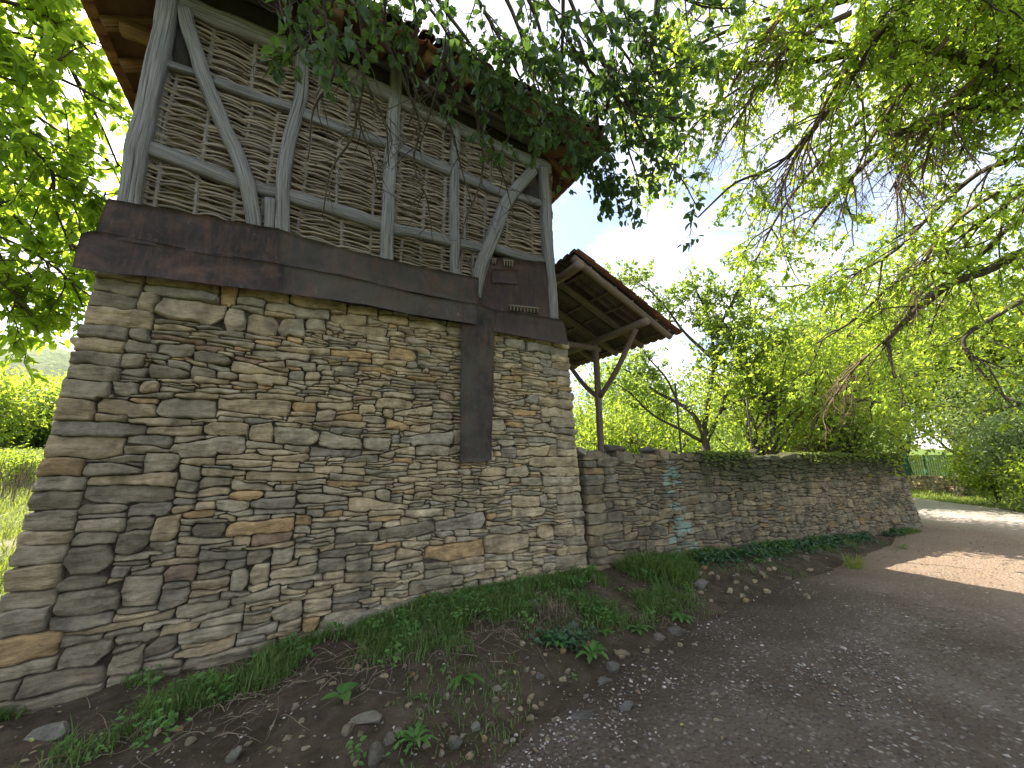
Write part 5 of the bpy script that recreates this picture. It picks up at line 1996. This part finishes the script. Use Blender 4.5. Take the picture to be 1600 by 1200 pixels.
# ------------------------------------------------------------------ single weeds
def big_leaf(mb, p, a, ln, wd, lobes=0, arch=.5, c=(.5, .5, .5), heart=False):
    """one leaf blade: grid along the midrib; a = heading angle"""
    n, m = 13, 5
    t = np.linspace(0, 1, n)
    if heart:
        prof = np.sqrt(np.clip(1 - (1 - np.clip(t * 2.6, 0, 1)) ** 2, 0, 1)) * (1 - t ** 2.2)
    else:
        prof = np.sin(np.pi * np.clip(t, 0, 1) ** .8) ** .75
        if lobes:
            prof = prof * (.55 + .45 * np.abs(np.sin(t * math.pi * lobes)))
    d = np.array([math.cos(a), math.sin(a), 0])
    s = np.array([-math.sin(a), math.cos(a), 0])
    mid = p + d * (t * ln)[:, None] * math.cos(arch * .6) + np.array([0, 0, 1.0]) * (ln * (arch * t - arch * .95 * t ** 2))[:, None]
    w = np.linspace(-1, 1, m)
    P = mid[:, None, :] + s * (prof[:, None] * w[None, :] * wd / 2)[..., None] + np.array([0, 0, 1.0]) * (np.abs(w)[None, :] * prof[:, None] * wd * .12)[..., None]
    mb.grid(P, c)


def weed(px, py, label, nleaf, ln, wd, lobes=0, arch=.9, heart=False, stem=.03, name='weed', spread=6.28, a0=0.0):
    p = ground_hit(px, py)
    o = thing(name, label, 'plant', p)
    b = MB()
    for i in range(nleaf):
        a = a0 + spread * (i + rng.uniform(-.25, .25)) / nleaf
        h = np.array([0, 0, stem * rng.uniform(.4, 1.3)])
        tip = p + h + np.array([math.cos(a), math.sin(a), 0]) * .012
        b.tube(np.array([p - [0, 0, .01], (p + tip) / 2, tip]), .0025, 4)
        big_leaf(b, tip, a, ln * rng.uniform(.75, 1.2), wd * rng.uniform(.8, 1.15), lobes, arch * rng.uniform(.6, 1.2), np.array([rng.uniform(.2, .9), .3, .3]), heart)
    b.build('leaves', M['lf_weed'], o)
    return o


weed(533, 1098, 'plant with a few large heart shaped leaves on bare soil left of the pebbles', 4, .095, .085, 0, .45, True, .05, 'broadleaf_weed')
weed(648, 1162, 'dandelion rosette of toothed leaves at the bottom edge of the bank', 11, .13, .035, 4, .9, False, .02, 'dandelion')
weed(722, 1066, 'weed with long pale drooping leaves hanging down the bank', 4, .17, .05, 3, .5, False, .03, 'long_leaf_weed', 2.2, -2.6)
weed(925, 1030, 'large lobed weed with broad green leaves at the middle of the bank', 10, .15, .062, 3, .8, False, .04, 'lobed_weed')
weed(868, 1012, 'dark leafy weed left of the large lobed weed', 9, .12, .05, 2, .8, False, .05, 'leafy_weed')
weed(998, 988, 'plant with paddle shaped leaves spread flat on the soil', 8, .12, .045, 0, .55, False, .03, 'paddle_leaf_weed')
weed(1064, 972, 'bright green lobed weed near the flat slabs on the bank', 10, .13, .055, 3, .8, False, .03, 'lobed_weed')
weed(919, 984, 'yellow green upright sprig beside the twin rounded stones', 5, .12, .03, 0, 1.5, False, .02, 'upright_sprig')
weed(945, 994, 'small leafy weed right of the upright sprig', 6, .08, .035, 0, .9, False, .02, 'leafy_weed')
weed(702, 1008, 'light green sprout growing out of the straw on the bank', 5, .09, .03, 2, 1.3, False, .04, 'sprout')
weed(660, 1096, 'tiny green sprout above the scattered pebbles', 4, .05, .02, 0, 1.0, False, .02, 'sprout')
weed(897, 1062, 'tiny seedling alone in the soil left of the sunken slab', 4, .04, .02, 0, 1.0, False, .02, 'seedling')
weed(970, 926, 'small seedling with round leaves in front of the tall grass mound', 5, .06, .03, 0, 1.0, False, .03, 'seedling')
weed(750, 960, 'upright bright weed among the grass at the foot of the wall', 6, .13, .03, 2, 1.5, False, .03, 'upright_weed')
weed(1185, 880, 'low green weed on the shaded bank in front of the garden wall', 8, .11, .05, 2, .8, False, .03, 'leafy_weed')
weed(1270, 862, 'leafy weed beside the ivy under the garden wall', 8, .13, .05, 2, .9, False, .04, 'leafy_weed')
weed(1410, 858, 'sunlit low weed near the edge of the road', 7, .13, .04, 0, 1.0, False, .03, 'leafy_weed')
# a sunlit tuft
p = ground_hit(1335, 888)
tf = thing('grass_tuft', 'sunlit grass tuft at the edge of the shadow on the road', 'grass tuft', p)
q = p + np.stack([rng.normal(0, .07, 90), rng.normal(0, .05, 90), np.zeros(90)], -1)
blades(q, .22, .010, 'mgrass', 'blades', None, None, .8, None, tf)
p = ground_hit(862, 1000)
tf = thing('dry_tussock', 'tussock of long dry straw coloured grass hanging over the bank', 'grass tuft', ground_hit(860, 965))
q = ground_hit(860, 965) + np.stack([rng.normal(0, .09, 160), rng.normal(0, .05, 160), np.zeros(160)], -1)
blades(q, .19, .004, 'root', 'blades', None, None, 1.3, None, tf)
# yellow scrap
p = ground_hit(661, 944)
b = MB()
P = np.zeros((5, 3, 3))
for i in range(5):
    for j in range(3):
        P[i, j] = p + np.array([(j - 1) * .009, -.012 * math.sin(i * .8), .05 + i * .009])
b.slab(P, (0, .003, 0))
M['yellow'] = m_simple('yellow_bit', (.5, .34, .03), (.7, .5, .08), 9, .001)
tag(b.build('fallen_petal', M['yellow']), 'small yellow fallen leaf caught in the grass at the foot of the house', 'leaf')

# ------------------------------------------------------------------ light
SUN = unit(np.array([-.40, .55, .73]))
el = math.asin(SUN[2])
ro = math.atan2(SUN[0], SUN[1])
sd = bpy.data.lights.new('sun', 'SUN')
sd.energy = 5.0
sd.angle = R(.53)
sd.color = (1, .91, .77)
so = bpy.data.objects.new('sun', sd)
col_main.objects.link(so)
so.rotation_euler = Vector(SUN).to_track_quat('Z', 'Y').to_euler()
w = bpy.data.worlds.new('World')
scene.world = w
w.use_nodes = True
nt = w.node_tree
nt.nodes.clear()
sky = nd(nt, 'TexSky', sky_type='NISHITA')
sky.sun_disc = False
sky.sun_elevation = el
sky.sun_rotation = ro
sky.air_density = 1.0
sky.dust_density = 1.5
tc = nd(nt, 'TexCoord').outputs['Generated']
s = nd(nt, 'SeparateXYZ', {0: tc})
zc_ = math_(nt, 'ADD', math_(nt, 'MAXIMUM', s.outputs[2], 0.0), .25)
pv = nd(nt, 'CombineXYZ', {0: math_(nt, 'DIVIDE', s.outputs[0], zc_), 1: math_(nt, 'DIVIDE', s.outputs[1], zc_), 2: 0.0}).outputs[0]
cl = noise(nt, 1.7, 8, .6, pv, dist=.3)
k = ramp(nt, cl, [(.38, .10), (.62, .92)])
c = mix(nt, k, sky.outputs[0], (5.3, 5.25, 5.2))
bg = nd(nt, 'Background', {'Color': c, 'Strength': .125})
nd(nt, 'OutputWorld', {'Surface': bg.outputs[0]})

vs = scene.view_settings
vs.view_transform = 'Standard'
vs.look = 'None'
vs.exposure = 1.78
vs.gamma = 1.0
vs.use_curve_mapping = False
scene.cycles.max_bounces = 7
scene.cycles.diffuse_bounces = 4
scene.cycles.transmission_bounces = 4
scene.cycles.transparent_max_bounces = 4
scene.cycles.use_denoising = True
scene.cycles.sample_clamp_indirect = 6.0
